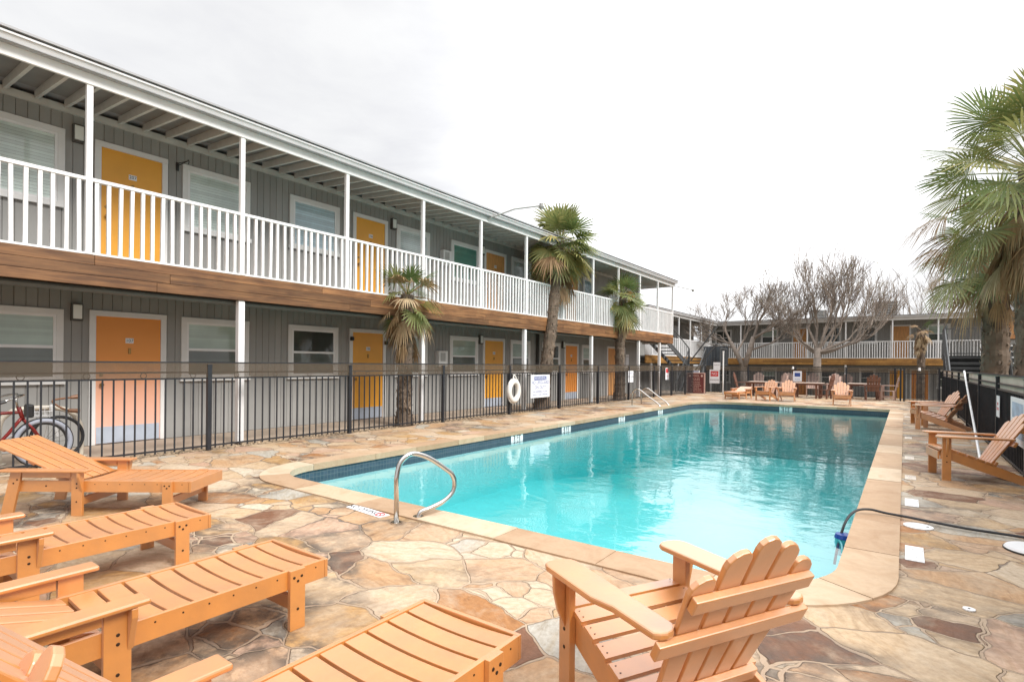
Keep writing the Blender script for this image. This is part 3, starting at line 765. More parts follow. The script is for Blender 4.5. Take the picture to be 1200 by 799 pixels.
place_lounger(-4.99, 2.30, facing(.80,.595), 24, 'orange slatted lounger nearest the bicycle, its back raised a little', first=True)
place_lounger(-3.97, 1.74, 0, 10, 'orange slatted lounger second from the fence with a dark brown flagstone beside its foot')
place_lounger(-2.66, 1.71, 0, 16, 'orange slatted lounger with its whole near side in view, between two parallel ones')
place_lounger(-1.41, 1.67, R(0), 47, 'orange slatted lounger at the bottom edge with steeply raised back, next to the armchair')
place_lounger(-5.42, 21.8, facing(-.12,-1), 12, 'low orange lounger alone at the far left end of the pool', 'orange seats across the far end of the pool')

# ================================================================ ADIRONDACK ARMCHAIRS
def make_adirondack(label):
    t = thing('adirondack_chair', label, 'armchair', (0,0,0), 0, 'orange armchairs', .85)
    for s in (-1,1):
        l = MB(); l.box(min(s*.285,s*.312),max(s*.285,s*.312),.26,.36,0,.575); l.mi = 1
        for z in (.33,.25): l.tube([(s*.311,.31,z),(s*.315,.31,z)], .009, 6)
        l.build('leg', (M['orange'],M['bolt']), t, bevel=.0025)
        # sloping side rail that reaches the ground at the back
        l = MB(); l.prism([(.375,.285),(.36,.395),(.26,.40),(-.20,.235),(-.62,.07),(-.60,0),(-.50,0),(-.02,.165),(.26,.27)], 'x', min(s*.258,s*.284), max(s*.258,s*.284)); l.build('side_rail', M['orange'], t, bevel=.004)
        # armrest with rounded ends, broader at the front
        poly = []
        for k in range(9):
            a = R(180*k/8); poly.append((.298*s + .073*math.cos(a), .37+.060*math.sin(a)))
        poly += [(.298*s-.071,.05)] if False else []
        xin, xout = .298*s-.073*s, .298*s+.073*s
        pts = [(xin,.37)] + [(.298*s + s*(-.073*math.cos(R(a))), .37+.065*math.sin(R(a))) for a in (30,60,90,120,150)] + [(xout,.37),(xout,-.02),(.298*s+.048*s,-.14),(.298*s+.045*s,-.36)] + [(.298*s + s*.05*math.cos(R(a)), -.37-.05*math.sin(R(a))) for a in (30,60,90,120,150)] + [(xin+.012*s,-.36)]
        if s < 0: pts = pts[::-1]
        l = MB(); l.prism(pts[::-1], 'z', .576, .603); l.build('armrest', M['orange'], t, bevel=.008)
        l = MB(); l.prism([(.3125*s,.575),(.365*s,.575),(.362*s,.50),(.345*s,.42),(.3125*s,.34)], 'y', .30, .325); l.build('arm_bracket', M['orange'], t, bevel=.004)
    l = MB(); l.box(-.257,.257,.376,.398,.275,.385); l.build('apron', M['orange'], t, bevel=.004)
    m = MB(); prof = [(.345,.402),(.235,.394),(.135,.360),(.035,.324),(-.065,.288),(-.16,.254)]
    for i, (y,z) in enumerate(prof):
        m.tone = rnd.random(); dz = -.010 if i == 0 else -.034
        m.bar((-.292,y,z+.010),(.292,y,z+.010),.082,.022,(0,.0 if i==0 else -.34,1))
    q = m; m.mi = 1
    for (y,z) in prof:
        for s in (-1,1):
            for e in (-.018,.018): q.tube([(s*.271,y+e,z+.0205+e*.33),(s*.271,y+e,z+.0225+e*.33)], .0045, 6)
    m.build('seat', (M['orange'],M['bolt']), t, bevel=.002)
    # fanned back with arched top: own origin at its foot, leaning back
    hb = MB(); offs = (-2,-1,0,1,2); Ls = (.66,.755,.80,.755,.66)
    for i, L in zip(offs, Ls):
        hb.tone = rnd.random(); xb = i*.083; xt = i*.112; wb, wt = .036, .049
        n = 6; top = []
        for k in range(n+1):
            a = R(180*k/n); sk = .030 if i else .0
            top.append((xt + wt*math.cos(a), L-.03 + (.045)*math.sin(a) + (-math.copysign(1,i)*.30*wt*math.cos(a) if i else 0)))
        poly = [(xb-wb,0),(xb+wb,0)] + top
        hb.prism(poly[::-1], 'y', -.012, .012)
    bk = hb.build('backrest', M['orange'], t, bevel=.005, loc=(0,-.185,.215)); bk.rotation_euler = (R(31),0,0)
    for (z, w_, th) in ((.06,.24,.045),(.385,.335,.055),(.585,.262,.045)):
        c = MB(); c.box(-w_,w_,-.046,-.0125,z-th/2-.008,z+th/2+.008); c.build('back_brace', M['orange'], bk, bevel=.005)
    return t
A0 = make_adirondack('x')
AD = [  # x, y, facing, label, group
    (-.700,1.955,(-.877,.480),'big orange armchair in the foreground seen from behind, facing the pool', 'orange armchairs near the camera'),
    (-1.22,-.15,(-.12,-1),'orange armchair at the bottom left corner with only its rounded slat tops in view', 'orange armchairs near the camera'),
    (.60,8.30,(-.97,-.22),'orange armchair nearest on the right deck, beside the black hose', 'orange armchairs along the right fence'),
    (.56,14.4,(-.96,.28),'orange armchair turned away, in front of the leaning white pole', 'orange armchairs along the right fence'),
    (.50,15.5,(-.93,-.36),'orange armchair on the right deck with light slats facing the pool, behind another chair', 'orange armchairs along the right fence'),
    (-4.22,22.15,(-.22,-.97),'orange armchair at far end, left of the close pair, leaning to the right', 'orange seats across the far end of the pool'),
    (-3.50,22.15,(.06,-1),'orange armchair at far end, right of the close pair, upright', 'orange seats across the far end of the pool'),
    (-1.70,21.2,(.10,-1),'orange armchair standing alone at the far end by the right pool corner', 'orange seats across the far end of the pool')]
for i, (x,y,f,lab,g) in enumerate(AD):
    o = A0 if i == 0 else copy_tree(A0); o.location = (x,y,0); o.scale = (.955,.77,.86) if i == 0 else (.85,)*3; o.rotation_euler = (0,0,facing(*f)); o['label'] = lab; o['group'] = g
    if i == 0:
        for c in o.children:
            if c.name.startswith('backrest'): c.rotation_euler = (R(29),0,0)
    else:
        for c in o.children:
            if c.name.startswith('backrest'): c.rotation_euler = (R(31 if i > 1 else 25),0,0)

# ================================================================ DINING SETS
def make_dining(mat):
    t = thing('dining_chair', 'x', 'dining chair', (0,0,0), 0, 'brown and mauve dining chairs', .88)
    for s in (-1,1):
        for y in (.22,-.22):
            l = MB(); l.box(s*.25-.02,s*.25+.02,y-.035,y+.035,0,.64 if y>0 else .40); l.build('leg', M[mat], t)
        l = MB(); l.box(s*.27-.05,s*.27+.05,-.27,.28,.64,.662); l.build('armrest', M[mat], t)
        l = MB(); l.box(s*.25-.015,s*.25+.015,-.18,.18,.13,.18); l.build('stretcher', M[mat], t)
    l = MB()
    for i in range(5): l.tone = rnd.random(); y = .22-i*.1; l.box(-.27,.27,y-.044,y+.044,.40,.422)
    l.build('seat', M[mat], t)
    hb = MB()
    for i, L in zip((-2,-1,0,1,2), (.60,.69,.73,.69,.60)):
        hb.tone = rnd.random(); xb, xt = i*.088, i*.105
        top = [(xt+.046*math.cos(R(a)), L+.04*math.sin(R(a))) for a in range(0,181,30)]
        hb.prism(([(xb-.038,0),(xb+.038,0)]+top)[::-1], 'y', -.011, .011)
    bk = hb.build('backrest', M[mat], t, loc=(0,-.24,.40)); bk.rotation_euler = (R(14),0,0)
    c = MB(); c.box(-.24,.24,-.04,-.0115,.20,.27); c.box(-.24,.24,-.04,-.0115,.48,.54); c.build('back_brace', M[mat], bk)
    return t
DB, DM = make_dining('brown_plastic'), make_dining('faded_plastic')
DC = [(0,-5.75,25.2,(1,.05),'brown dining chair side on at the left end of the tables, facing right'),
      (1,-5.35,26.25,(.1,-1),'pale mauve dining chair behind the left table, facing the pool'),
      (1,-4.50,26.05,(-.7,-.7),'pale mauve dining chair turned at an angle by the right end of the left table'),
      (1,-4.20,26.55,(0,-1),'pale mauve dining chair hidden behind an orange armchair'),
      (1,-3.18,26.3,(.1,-1),'pale mauve dining chair behind the middle table beside the orange far door'),
      (0,-2.62,24.9,(-1,.25),'dark brown dining chair at the right end of the middle table, facing left'),
      (1,-2.38,26.15,(-.05,-1),'pale mauve dining chair with broad back between the middle and right tables'),
      (1,-1.98,26.6,(0,-1),'mauve dining chair with only its top showing above the lone orange armchair'),
      (0,-1.00,25.2,(-.15,1),'dark brown dining chair with its back to the pool at the right table'),
      (1,-.50,25.75,(-1,.1),'mauve dining chair side on at the right end of the right table, facing left')]
used = set()
for (k_,x,y,f,lab) in DC:
    src = (DB,DM)[k_]; o = src if k_ not in used else copy_tree(src); used.add(k_)
    o.location = (x,y,0); o.rotation_euler = (0,0,facing(*f)); o['label'] = lab
def make_table():
    t = thing('dining_table', 'x', 'table', (0,0,0), 0, 'dining tables at the far end')
    m = MB()
    for i in range(6): m.tone = rnd.random(); m.box(-.55,.55,-.40+i*.134,-.40+i*.134+.128,.60,.625)
    m.build('tabletop', M['table_top'], t, bevel=.004)
    m = MB(); m.box(-.48,.48,-.34,.34,.53,.599); m.build('apron', M['brown_plastic'], t)
    for sx in (-1,1):
        for sy in (-1,1):
            l = MB(); l.box(sx*.44-.035,sx*.44+.035,sy*.30-.035,sy*.30+.035,0,.53); l.build('leg', M['brown_plastic'], t)
    return t
T0 = make_table()
for i, (x,y,lab) in enumerate(((-4.95,25.3,'pale topped dining table on the left, behind the pair of orange armchairs'),(-3.2,25.2,'pale topped dining table in the middle, in front of the orange far door'),(-1.32,25.95,'pale topped dining table on the right, by the yellow far door'))):
    o = T0 if i == 0 else copy_tree(T0); o.location = (x,y,0); o['label'] = lab

# ================================================================ PALMS
def frond(mb, md, base, az, el, pet, rad, r, droop=.35, dead=False, tone=.4, spread=118, nb=30, wid=1.0):
    """one fan leaf: stalk plus radiating blades that bend under their weight"""
    b = md if dead else mb
    d = Vector((math.cos(az)*math.cos(el), math.sin(az)*math.cos(el), math.sin(el)))
    pts = []; g = Vector((0,0,-1))
    for i in range(6):
        u = i/5; pts.append(Vector(base)+d*pet*u+g*(pet*droop*.5*u*u))
    b.tone = min(1, tone+.15); b.tube(pts, [.016,.014,.012,.010,.009,.008], 4, cap=False)
    c = pts[-1]; dd = (pts[-1]-pts[-2]).normalized()
    if not dead:
        tilt = r.uniform(.0,.85)*max(0, min(1, 1.0-dd.z)); dd = (dd + g*math.tan(min(tilt,1.1))*.8).normalized()
    s = dd.cross(Vector((0,0,1)))
    if s.length < .05: s = Vector((-math.sin(az), math.cos(az), 0))
    s.normalize(); roll = r.uniform(-.55,.55)
    n = s.cross(dd).normalized(); s = (s*math.cos(roll)+n*math.sin(roll)).normalized(); n = s.cross(dd).normalized()
    if dead: spread *= .62
    for i in range(nb):
        th = R(-spread+2*spread*(i+.5)/nb)+r.uniform(-.02,.02)
        v = dd*math.cos(th)+s*math.sin(th)
        L = rad*(1-.28*abs(th)/R(spread))*r.uniform(.88,1.06)
        if dead: L *= r.uniform(.8,1.1)
        dth = R(2*spread/nb)
        side = (n.cross(v)).normalized()
        b.tone = max(0, min(1, tone + r.uniform(-.12,.12)))
        bend = droop*r.uniform(.5,1.5); tipbend = r.uniform(.0,.5)+(.6 if dead else 0)
        P = []; us = (.04,.3,.52,.75,1.0); fold = (1 if i%2 else -1)*.10
        for u in us:
            rr = L*u; w = min(rr*dth*.52, rad*.036)*wid * (1 if u < .7 else (.75 if u < .9 else .06))
            p = c + v*rr + n*(-.10*rad*(abs(th)/2.2)**2) + g*(bend*rr*u*(.55 if dead else .30) + tipbend*max(0,u-.5)**2*L*(1.1 if dead else .8))
            P += [p+side*w+n*fold*w, p-side*w-n*fold*w]
        b.add(P, [(2*k,2*k+1,2*k+3,2*k+2) for k in range(4)])
def palm(name, label, group, base, top, r0, r1, crown, seed, nfr, rad, pet, skirt, dead_ratio=.1, zmin=-.5, tone=.52, skirt_len=.8, nb=30, droop=.35, wid=1.0):
    r = random.Random(seed); t = thing(name, label, 'palm tree', base, 0, group)
    B0 = Vector((0,0,0)); T = Vector(top)-Vector(base); H_ = T.length
    P = []; rs = []; n = 46
    for i in range(n+1):
        u = i/n; P.append(B0 + T*u + Vector((math.sin(u*5+seed)*.03, math.cos(u*4+seed)*.03, 0))*u*(1-u)*2); rs.append((r0+(r1-r0)*u)*(1+(.30*(1-u*8) if u < .125 else 0))*r.uniform(.93,1.07))
    tr = MB(); tr.tone = .35; tr.tube(P, rs, 14)
    ns = int(H_*150)
    for i in range(ns):                       # old leaf bases and fibre sticking out
        u = r.random(); k = min(n-1, int(u*n)); p = P[k].lerp(P[k+1], u*n-k); a = r.uniform(0, 6.283); rr = rs[k]
        o = Vector((math.cos(a), math.sin(a), 0)); q = p + o*rr*.93; L = r.uniform(.05,.12); w = r.uniform(.012,.035)
        sd = Vector((-o.y, o.x, 0)); tr.tone = r.random(); up = r.uniform(.3,1.0)*(1 if r.random() < .7 else -1)
        e = q + o*r.uniform(.015,.05) + Vector((0,0,L*up))
        tr.add([q-sd*w, q+sd*w, e+sd*w*.4, e-sd*w*.4, q+o*.02], [(0,1,2,3),(1,4,2),(4,0,3),(3,2,4)])
    tr.build('trunk', M['palm_trunk'], t)
    mb, md = MB(), MB(); ga = 2.39996
    for i in range(nfr):
        u = (i+.5)/nfr; el = R(74) - (R(74)-zmin)*(u**.95); az = i*ga + r.uniform(-.2,.2)
        bz = T + Vector((0,0,(.05-.28*u)*crown)); lift = r.uniform(-.38,.38)
        dead = r.random() < dead_ratio*(.2+1.6*u)
        frond(mb, md, bz, az, el+lift, pet*r.uniform(.8,1.15), rad*r.uniform(.85,1.1), r, droop*(.5+u), dead, (r.uniform(.2,.85) if dead else min(1, max(0, tone + r.gauss(0,.14) + .22*(u-.4)))), nb=nb, wid=wid)
    for i in range(skirt):                    # hanging skirt of dead leaves
        az = r.uniform(0, 6.283); z = -r.uniform(.05, skirt_len)*1.0
        q = T + Vector((math.cos(az)*r1*.8, math.sin(az)*r1*.8, z))
        frond(mb, md, q, az, R(-78+r.uniform(-8,22)), pet*r.uniform(.25,.6), rad*r.uniform(.55,.85), r, .25, True, r.uniform(.05,.95), spread=55, nb=max(12,nb//2))
    mb.build('crown', M['frond'], t); md.build('dead_leaves', M['dead_frond'], t)
    return t
G_ = 'palms along the pool fences'
palm('fan_palm', 'short palm with many hanging dead leaves and a dark trunk, behind the left fence', G_, (-8.47,7.85,-.04), (-8.47,7.9,2.72), .16,.13, .5, 3, 32, .48, .44, 40, .55, R(-55), .48, 1.05, 20)
palm('fan_palm', 'tallest palm behind the left fence, next to the white warning sign', G_, (-8.47,13.12,-.04), (-8.5,14.15,5.0), .19,.15, .9, 5, 54, .76, .68, 44, .16, R(-42), .62, 1.2, 22, .33)
palm('fan_palm', 'medium green palm in front of the wide brown door', G_, (-8.5,18.45,-.04), (-8.5,18.6,3.75), .19,.15, .8, 8, 44, .60, .56, 24, .12, R(-55), .55, .7, 21, .35)
palm('fan_palm', 'large near palm at the right edge with a thick brown leaf skirt', 'palms behind the right fence', (1.52,11.0,-.9), (1.54,10.9,4.2), .235,.20, .9, 12, 60, .72, .95, 90, .16, R(-40), .58, .95, 36, .24, .72)
palm('fan_palm', 'second palm at the right with a darker trunk, behind the larger one', 'palms behind the right fence', (1.36,13.5,-.9), (1.36,13.45,3.75), .215,.185, .9, 17, 36, .62, .80, 34, .30, R(-60), .46, 1.0, 32, .32, .75)
palm('fan_palm', 'small dead palm with a thin reddish trunk and grey hanging leaves before the far wing', 'palms by the far wing', (.62,32,-.9), (.62,32,3.05), .17,.14, .4, 23, 7, .45, .3, 46, 1.0, R(-75), .4, .9, 20)

# ================================================================ BARE TREES
def bare_tree(label, base, forks, seed, maxd=6, twig=.9, upb=.25, leaves=60, group='bare trees before the far wing', r0=.17, lmax=1.5):
    r = random.Random(seed); t = thing('bare_tree', label, 'tree', base, 0, group)
    br = MB(); tk = MB(); lf = MB(); tips = []
    def limb(b, p, d, L, rad, nseg, jit):
        P = [p]; q = p; dd = d.normalized()
        for i in range(nseg):
            dd = (dd + Vector((r.gauss(0,jit), r.gauss(0,jit), r.gauss(0,jit)+upb*.10))).normalized(); q = q + dd*L/nseg; P.append(q)
        b.tone = r.uniform(.2,.9); b.tube(P, [rad*(1-.42*i/nseg) for i in range(nseg+1)], 6 if rad > .03 else (4 if rad > .012 else 3), cap=False)
        return P, dd
    def grow(p, d, L, rad, depth):
        P, dd = limb(br, p, d, L, rad, 4 if depth < 4 else 3, .085 if depth < 4 else .05)
        if depth >= maxd: tips.append(P[-1]); return
        n = r.choice((2,3,3)) if depth < maxd-2 else r.choice((3,4,4))
        for i in range(n):
            k = len(P)-1 if i == 0 else r.randint(1, len(P)-1)
            a = Vector((r.gauss(0,1), r.gauss(0,1), r.gauss(0,.6))); a = (a - dd*a.dot(dd)).normalized()
            nd = (dd*1.0 + a*r.uniform(.30,.75) + Vector((0,0,upb))).normalized()
            grow(P[k], nd, L*r.uniform(.70,.98), max(.010, rad*r.uniform(.46,.62)), depth+1)
    for (p0, p1, rad) in forks[0]: tk.tone = .5; tk.tube([Vector(p0), Vector(p0).lerp(Vector(p1), .5)+Vector((r.gauss(0,.03),r.gauss(0,.03),0)), Vector(p1)], [rad*1.15, rad, rad*.85], 9)
    tk.build('trunk', M['bark'], t, smooth=True)
    for (p, d, L, rad) in forks[1]: grow(Vector(p), Vector(d), L, rad, 1)
    br.build('branches', M['bark'], t)
    for i in range(leaves):
        q = r.choice(tips); lf.tone = r.random()
        for j in range(3):
            c = q + Vector((r.gauss(0,.08), r.gauss(0,.08), r.gauss(0,.08))); s = r.uniform(.02,.05); u = Vector((r.gauss(0,1),r.gauss(0,1),r.gauss(0,1))).normalized(); v = u.cross(Vector((r.gauss(0,1),r.gauss(0,1),1))).normalized()
            lf.add([c-u*s, c+v*s*.5, c+u*s, c-v*s*.5], [(0,1,2,3)])
    if leaves: lf.build('leaves', M['leaf'], t)
    return t
bare_tree('bare tree with two leaning stems and a tangled crown, left of the far orange door', (-7.7,34,-.9),
    (((( 0,0,0),(0,0,2.2),.20), ((0,0,2.1),(-.75,0,3.6),.13), ((0,0,2.1),(.5,.1,3.9),.15)),
     [((-.75,0,3.55),(-.5,.1,.9),1.05,.085),((-.7,0,3.5),(-1,-.2,.45),1.0,.07),((.5,.1,3.85),(.15,.1,1),1.1,.09),((.5,.1,3.8),(1,.1,.5),1.2,.085),((.3,.05,3.1),(1,.3,.45),1.15,.07),((-.4,0,3.0),(.3,.5,1),1.2,.07),((.45,.1,3.8),(.7,-.4,.4),1.1,.07),((-.6,0,3.3),(-1,.4,.2),.95,.06)]), 4, 6, upb=.22, leaves=110)
bare_tree('bare tree with a short thick trunk and long upswept shoots by the roof units', (-3.88,34,-.9),
    ((((0,0,0),(0,0,3.2),.21),), 
     [((0,0,3.05),(-.55,0,1),1.35,.09),((0,0,3.1),(-.15,.2,1),1.45,.09),((.05,0,3.1),(.35,-.1,1),1.45,.09),((.1,0,3.0),(1,.1,.62),1.5,.10),((-.1,0,2.9),(-1,.1,.75),1.3,.08),((.1,0,3.0),(1,-.3,.28),1.6,.085),((.05,0,3.1),(.75,.3,1),1.5,.085),((-.05,0,2.95),(-.8,-.5,.8),1.15,.07),((.1,0,2.9),(.9,.5,.15),1.3,.07)]), 9, 6, upb=.40, leaves=140)
bare_tree('thin bare tree rising behind the roof of the far wing at the right', (1.2,50,-.9), ((((0,0,0),(0,0,4.0),.2),), [((0,0,4),(-.6,0,1),1.8,.09),((0,0,4),(.5,.2,1),1.8,.09),((0,0,4),(.1,-.4,1),1.9,.08),((0,0,3.8),(1,.3,.6),1.7,.08),((0,0,3.8),(-1,.3,.6),1.7,.08)]), 31, 5, upb=.3, leaves=0, group='bare trees behind the motel')
bare_tree('thin bare tree seen through the open end of the long balcony', (-19,40,-.9), ((((0,0,0),(0,0,4.0),.2),), [((0,0,4),(-.6,0,1),1.7,.09),((0,0,4),(.5,.2,1),1.7,.09),((0,0,4),(.1,-.4,1),1.8,.08),((0,0,3.8),(1,.3,.5),1.7,.08),((0,0,3.8),(-1,.3,.4),1.7,.08)]), 37, 5, upb=.25, leaves=0, group='bare trees behind the motel')

# ================================================================ STAIRS
def flight(b, par, x0, x1, pA, pB, n):
    """open steel flight from pA to pB (y,z pairs) between x0 and x1"""
    (ya,za),(yb,zb) = pA, pB
    for x in (x0, x1):
        b.bar((x,ya,za),(x,yb,zb),.045,.20)
    for i in range(n):
        u = (i+.6)/n; y = ya+(yb-ya)*u; z = za+(zb-za)*u+.04
        bt = MB(); bt.box(min(x0,x1)+.03, max(x0,x1)-.03, y-.13, y+.13, z-.02, z+.02); bt.build('tread', M['steel_grey'], par)
def rail_y(b, x, ya, za, yb, zb, h=.95, n=8):
    b.bar((x,ya,za+h),(x,yb,zb+h),.04,.04); b.bar((x,ya,za+.12),(x,yb,zb+.12),.03,.03)
    for i in range(n+1):
        u = i/n; y = ya+(yb-ya)*u; z = za+(zb-za)*u; w = .045 if i in (0,n) else .016
        b.bar((x,y,z),(x,y,z+h),w,w,(1,0,0))
st = thing('metal_staircase', 'dark open metal staircase climbing to both grey wings, behind the maroon rules board', 'staircase', (-8.5,26,0))
a, tr = MB(), MB()
flight(a, st, -.50, .26, (.1,-.55), (2.1,1.22), 9); flight(a, st, -1.45,-.62, (2.2,1.25), (-1.55,2.62), 9); flight(a, st, -1.30,-.40,(3.4,1.22),(4.6,1.74),3)
a.build('stringer', M['steel_grey'], st)
a = MB(); a.box(-1.5,1.0,2.15,3.35,1.16,1.22); a.build('landing', M['steel_grey'], st)
a = MB(); rail_y(a, .30, .1,-.55, 2.1,1.22); rail_y(a, -.54, .1,-.55,2.1,1.22); rail_y(a, -.60, 2.2,1.25,-1.55,2.62,.95,12); rail_y(a,1.0,2.15,1.22,3.35,1.22,.95,8)
a.bar((-.45,2.1,1.55),(.85,2.1,3.25),.06,.06,(0,1,0)); a.bar((-.45,2.1,.75),(.85,2.1,2.4),.05,.16,(0,1,0))
a.build('handrail', M['steel_grey'], st)
a = MB()
for (x,y) in ((-1.45,2.2),(-1.45,3.3),(.95,2.2),(.95,3.3)): a.box(x-.05,x+.05,y-.05,y+.05,-.9,1.158)
a.build('post', M['steel_grey'], st)
a = MB()
for i in range(9): a.tone = rnd.random(); a.box(-.2+i*.14, -.2+i*.14+.13, 3.4,3.43,1.3,2.3)
a.build('board_screen', M['screen'], st)
st2 = thing('metal_staircase', 'dark metal staircase with a picket railed landing, left of the big palm trunks', 'staircase', (2.15,29.6,-.9))
a, tr = MB(), MB(); flight(a, st2, -.72,.72, (-5.2,0),(0,2.65),13); a.build('stringer', M['steel_grey'], st2)
a = MB(); a.box(-.8,.8,0.02,1.5,2.52,2.70); a.build('landing', M['dark'], st2); a = MB(); a.bar((0,-5.2,-.14),(0,0,2.51),1.38,.03); a.build('riser_panel', M['dark'], st2)
a = MB(); rail_y(a,-.76,-5.2,0,0,2.68,1.15,16); rail_y(a,.76,-5.2,0,0,2.68,1.15,16); a.box(-.8,-.7,-.05,.05,0,4.1); a.box(.7,.8,-.05,.05,0,4.1)
a.bar((-.7,1.45,3.92),(.7,1.45,3.92),.04,.05); a.bar((-.7,1.45,2.82),(.7,1.45,2.82),.04,.04)
for i in range(13): a.bar((-.66+i*.11,1.45,2.7),(-.66+i*.11,1.45,3.92),.02,.02,(1,0,0))
rail_y(a,-.76,.05,2.7,1.45,2.7,1.2,10); rail_y(a,.76,.05,2.7,1.45,2.7,1.2,10)
a.build('handrail', M['steel_grey'], st2)
a = MB(); [a.box(x-.05,x+.05,1.3,1.4,0,2.61) for x in (-.7,.7)]; a.build('post', M['steel_grey'], st2)
st3 = thing('wooden_landing', 'orange brown balcony end above black stairs with pale tread edges, between the big palm trunks', 'staircase', (3.75,27.5,-.9))
a = MB(); a.box(-.9,3,0,.05,3.3,3.95); a.box(-.9,-.85,.051,4,3.3,3.95); a.build('fascia', M['landing_wood'], st3); a = MB(); a.box(-.85,3,.06,4,3.4,3.5); a.build('landing', M['dark'], st3)
a, tr = MB(), MB()
for i in range(8): y = -1.6+i*.24; z = 1.5+i*.22; a.box(-.55,.55,y-.15,y+.15,z-.20,z-.03); tr = MB(); tr.box(-.56,.56,y-.16,y+.14,z-.029,z+.02); tr.build('tread', M['trim'], st3)
a.bar((-.6,-1.9,1.2),(-.6,.1,3.2),.05,.3); a.bar((.6,-1.9,1.2),(.6,.1,3.2),.05,.3); a.box(-.7,.9,-.2,.0,0,2.6); a.build('riser', M['dark'], st3)

# ================================================================ POOL FITTINGS AND SIGNS
h1 = thing('pool_handrail', 'curved steel handrail at the shallow end next to the no diving tile', 'handrail', (-3.32,3.0,0))
m = MB(); P = [(0,0,.0),(0,0,.36)]
ctrl = [Vector(c) for c in ((0,0,.36),(0,.03,.47),(.02,.09,.535),(.04,.17,.545),(.08,.30,.49),(.13,.45,.38),(.15,.50,.33),(.155,.525,.26),(.15,.51,.18),(.12,.44,.115),(.07,.33,.07),(.03,.25,.045),(.02,.225,.0))]
def smooth(cs, n=5):
    O = []
    for i in range(len(cs)-1):
        p0 = cs[max(i-1,0)]; p1 = cs[i]; p2 = cs[i+1]; p3 = cs[min(i+2,len(cs)-1)]
        for k in range(n):
            t_ = k/n; O.append(.5*((2*p1)+(-p0+p2)*t_+(2*p0-5*p1+4*p2-p3)*t_*t_+(-p0+3*p1-3*p2+p3)*t_**3))
    O.append(cs[-1]); return O
m.tube([Vector((0,0,0))]+smooth(ctrl), .021, 12); m.build('tube', M['chrome'], h1, smooth=True)
m = MB(); m.tube([(0,0,.001),(0,0,.012)], .045, 14); m.tube([(.02,.225,.001),(.02,.225,.014)], .045, 14); m.build('escutcheon', M['chrome'], h1)
h2 = thing('pool_ladder', 'pair of steel ladder rails on the left edge near the deep end', 'ladder', (-7.08,16.35,0))
for y in (0,.75):
    m = MB(); m.tube(smooth([Vector(c) for c in ((0,y,0),(0,y,.30),(.03,y,.44),(.13,y,.52),(.26,y,.50),(.50,y,.33),(.80,y,.13),(.92,y,.02),(.93,y,-.08),(.86,y,-.13))]), .021, 10)
    m.build('rail', M['chrome'], h2, smooth=True)
ring = thing('life_ring', 'white ring buoy with rope hanging on a black fence post', 'life ring', (-8.10,11.25,.60))
m = MB(); m.tube([(0,.20*math.cos(a*math.pi/16),.24*math.sin(a*math.pi/16)) for a in range(32)], .072, 10, closed=True); m.build('buoy', M['ring'], ring, smooth=True)
m = MB(); m.tube(smooth([Vector(c) for c in ((.05,-.10,.24),(.02,-.04,.36),(.01,0,.42),(.02,.05,.36),(.05,.13,.22))]), .014, 6); m.tube([(.0,.28*math.cos(a*math.pi/16),.32*math.sin(a*math.pi/16)) for a in range(4,14)], .012, 6); m.tube([(.0,.28*math.cos(a*math.pi/16),.32*math.sin(a*math.pi/16)) for a in range(20,30)], .012, 6)
m.build('rope', M['ring'], ring, smooth=True)
def board(name, label, loc, w, h, mat='sign_white', axis='x', group=None, t_=.006, cat='sign'):
    o = thing(name, label, cat, loc, 0, group); m = MB()
    if axis == 'x': m.box(-t_/2,t_/2,-w/2,w/2,-h/2,h/2)
    else: m.box(-w/2,w/2,-t_/2,t_/2,-h/2,h/2)
    m.build('panel', M[mat], o); return o
s = board('warning_sign', 'white WARNING no lifeguard on duty sign wired to the left fence', (-8.178,12.62,.685), .96, .63)
m = MB(); m.box(.0035,.0042,-.31,.31,.165,.275); m.build('title_band', M['sign_blue'], s); text('WARNING', .12, M['sign_white'], s, (.0046,0,.22), FX)
text('NO LIFEGUARD', .125, M['sign_blue'], s, (.0038,0,.095), FX); text('ON DUTY', .125, M['sign_blue'], s, (.0038,0,-.035), FX)
text('NO SWIMMING ALONE', .066, M['sign_blue'], s, (.0038,0,-.155), FX, sx=1.05); text('SWIM AT YOUR OWN RISK', .062, M['sign_blue'], s, (.0038,0,-.235), FX, sx=1.0)
s = board('notice_sign', 'small white notice on the left fence before the ladder', (-8.178,18.75,.86), .45, .42); text('NOTICE', .09, M['sign_blue'], s, (.0036,0,.12), FX); text('POOL HOURS\n9 - 10', .075, M['sign_dark'], s, (.0036,0,-.05), FX)
s = board('notice_sign', 'narrow white and red notice on the gate at the far left corner', (-8.11,22.35,.93), .42, .50); m = MB(); m.box(.0035,.0042,-.17,.17,.04,.22); m.build('red_panel', M['sign_red'], s); text('GATE', .1, M['sign_red'], s, (.0036,0,-.1), FX)
s = thing('rules_board', 'maroon pool rules board with a pale frame standing by the dark stairs', 'sign', (-7.68,24.85,0))
m = MB(); m.box(-.36,.36,-.015,.015,.03,.92); m.build('panel', M['maroon'], s)
m = MB(); m.box(-.41,-.361,-.025,.02,0,.96); m.box(.361,.41,-.025,.02,0,.96); m.box(-.36,.36,-.025,.02,.921,.96); m.build('frame', M['board_frame'], s)
m = MB(); m.box(-.17,.17,-.012,.012,.961,1.06); m.build('header_plate', M['sign_white'], s); m = MB(); m.box(-.13,.13,-.0135,-.0125,1.0,1.035); m.build('header_band', M['sign_blue'], s)
text('POOL\nRULES', .13, M['cream'], s, (0,-.0165,.74), FY)
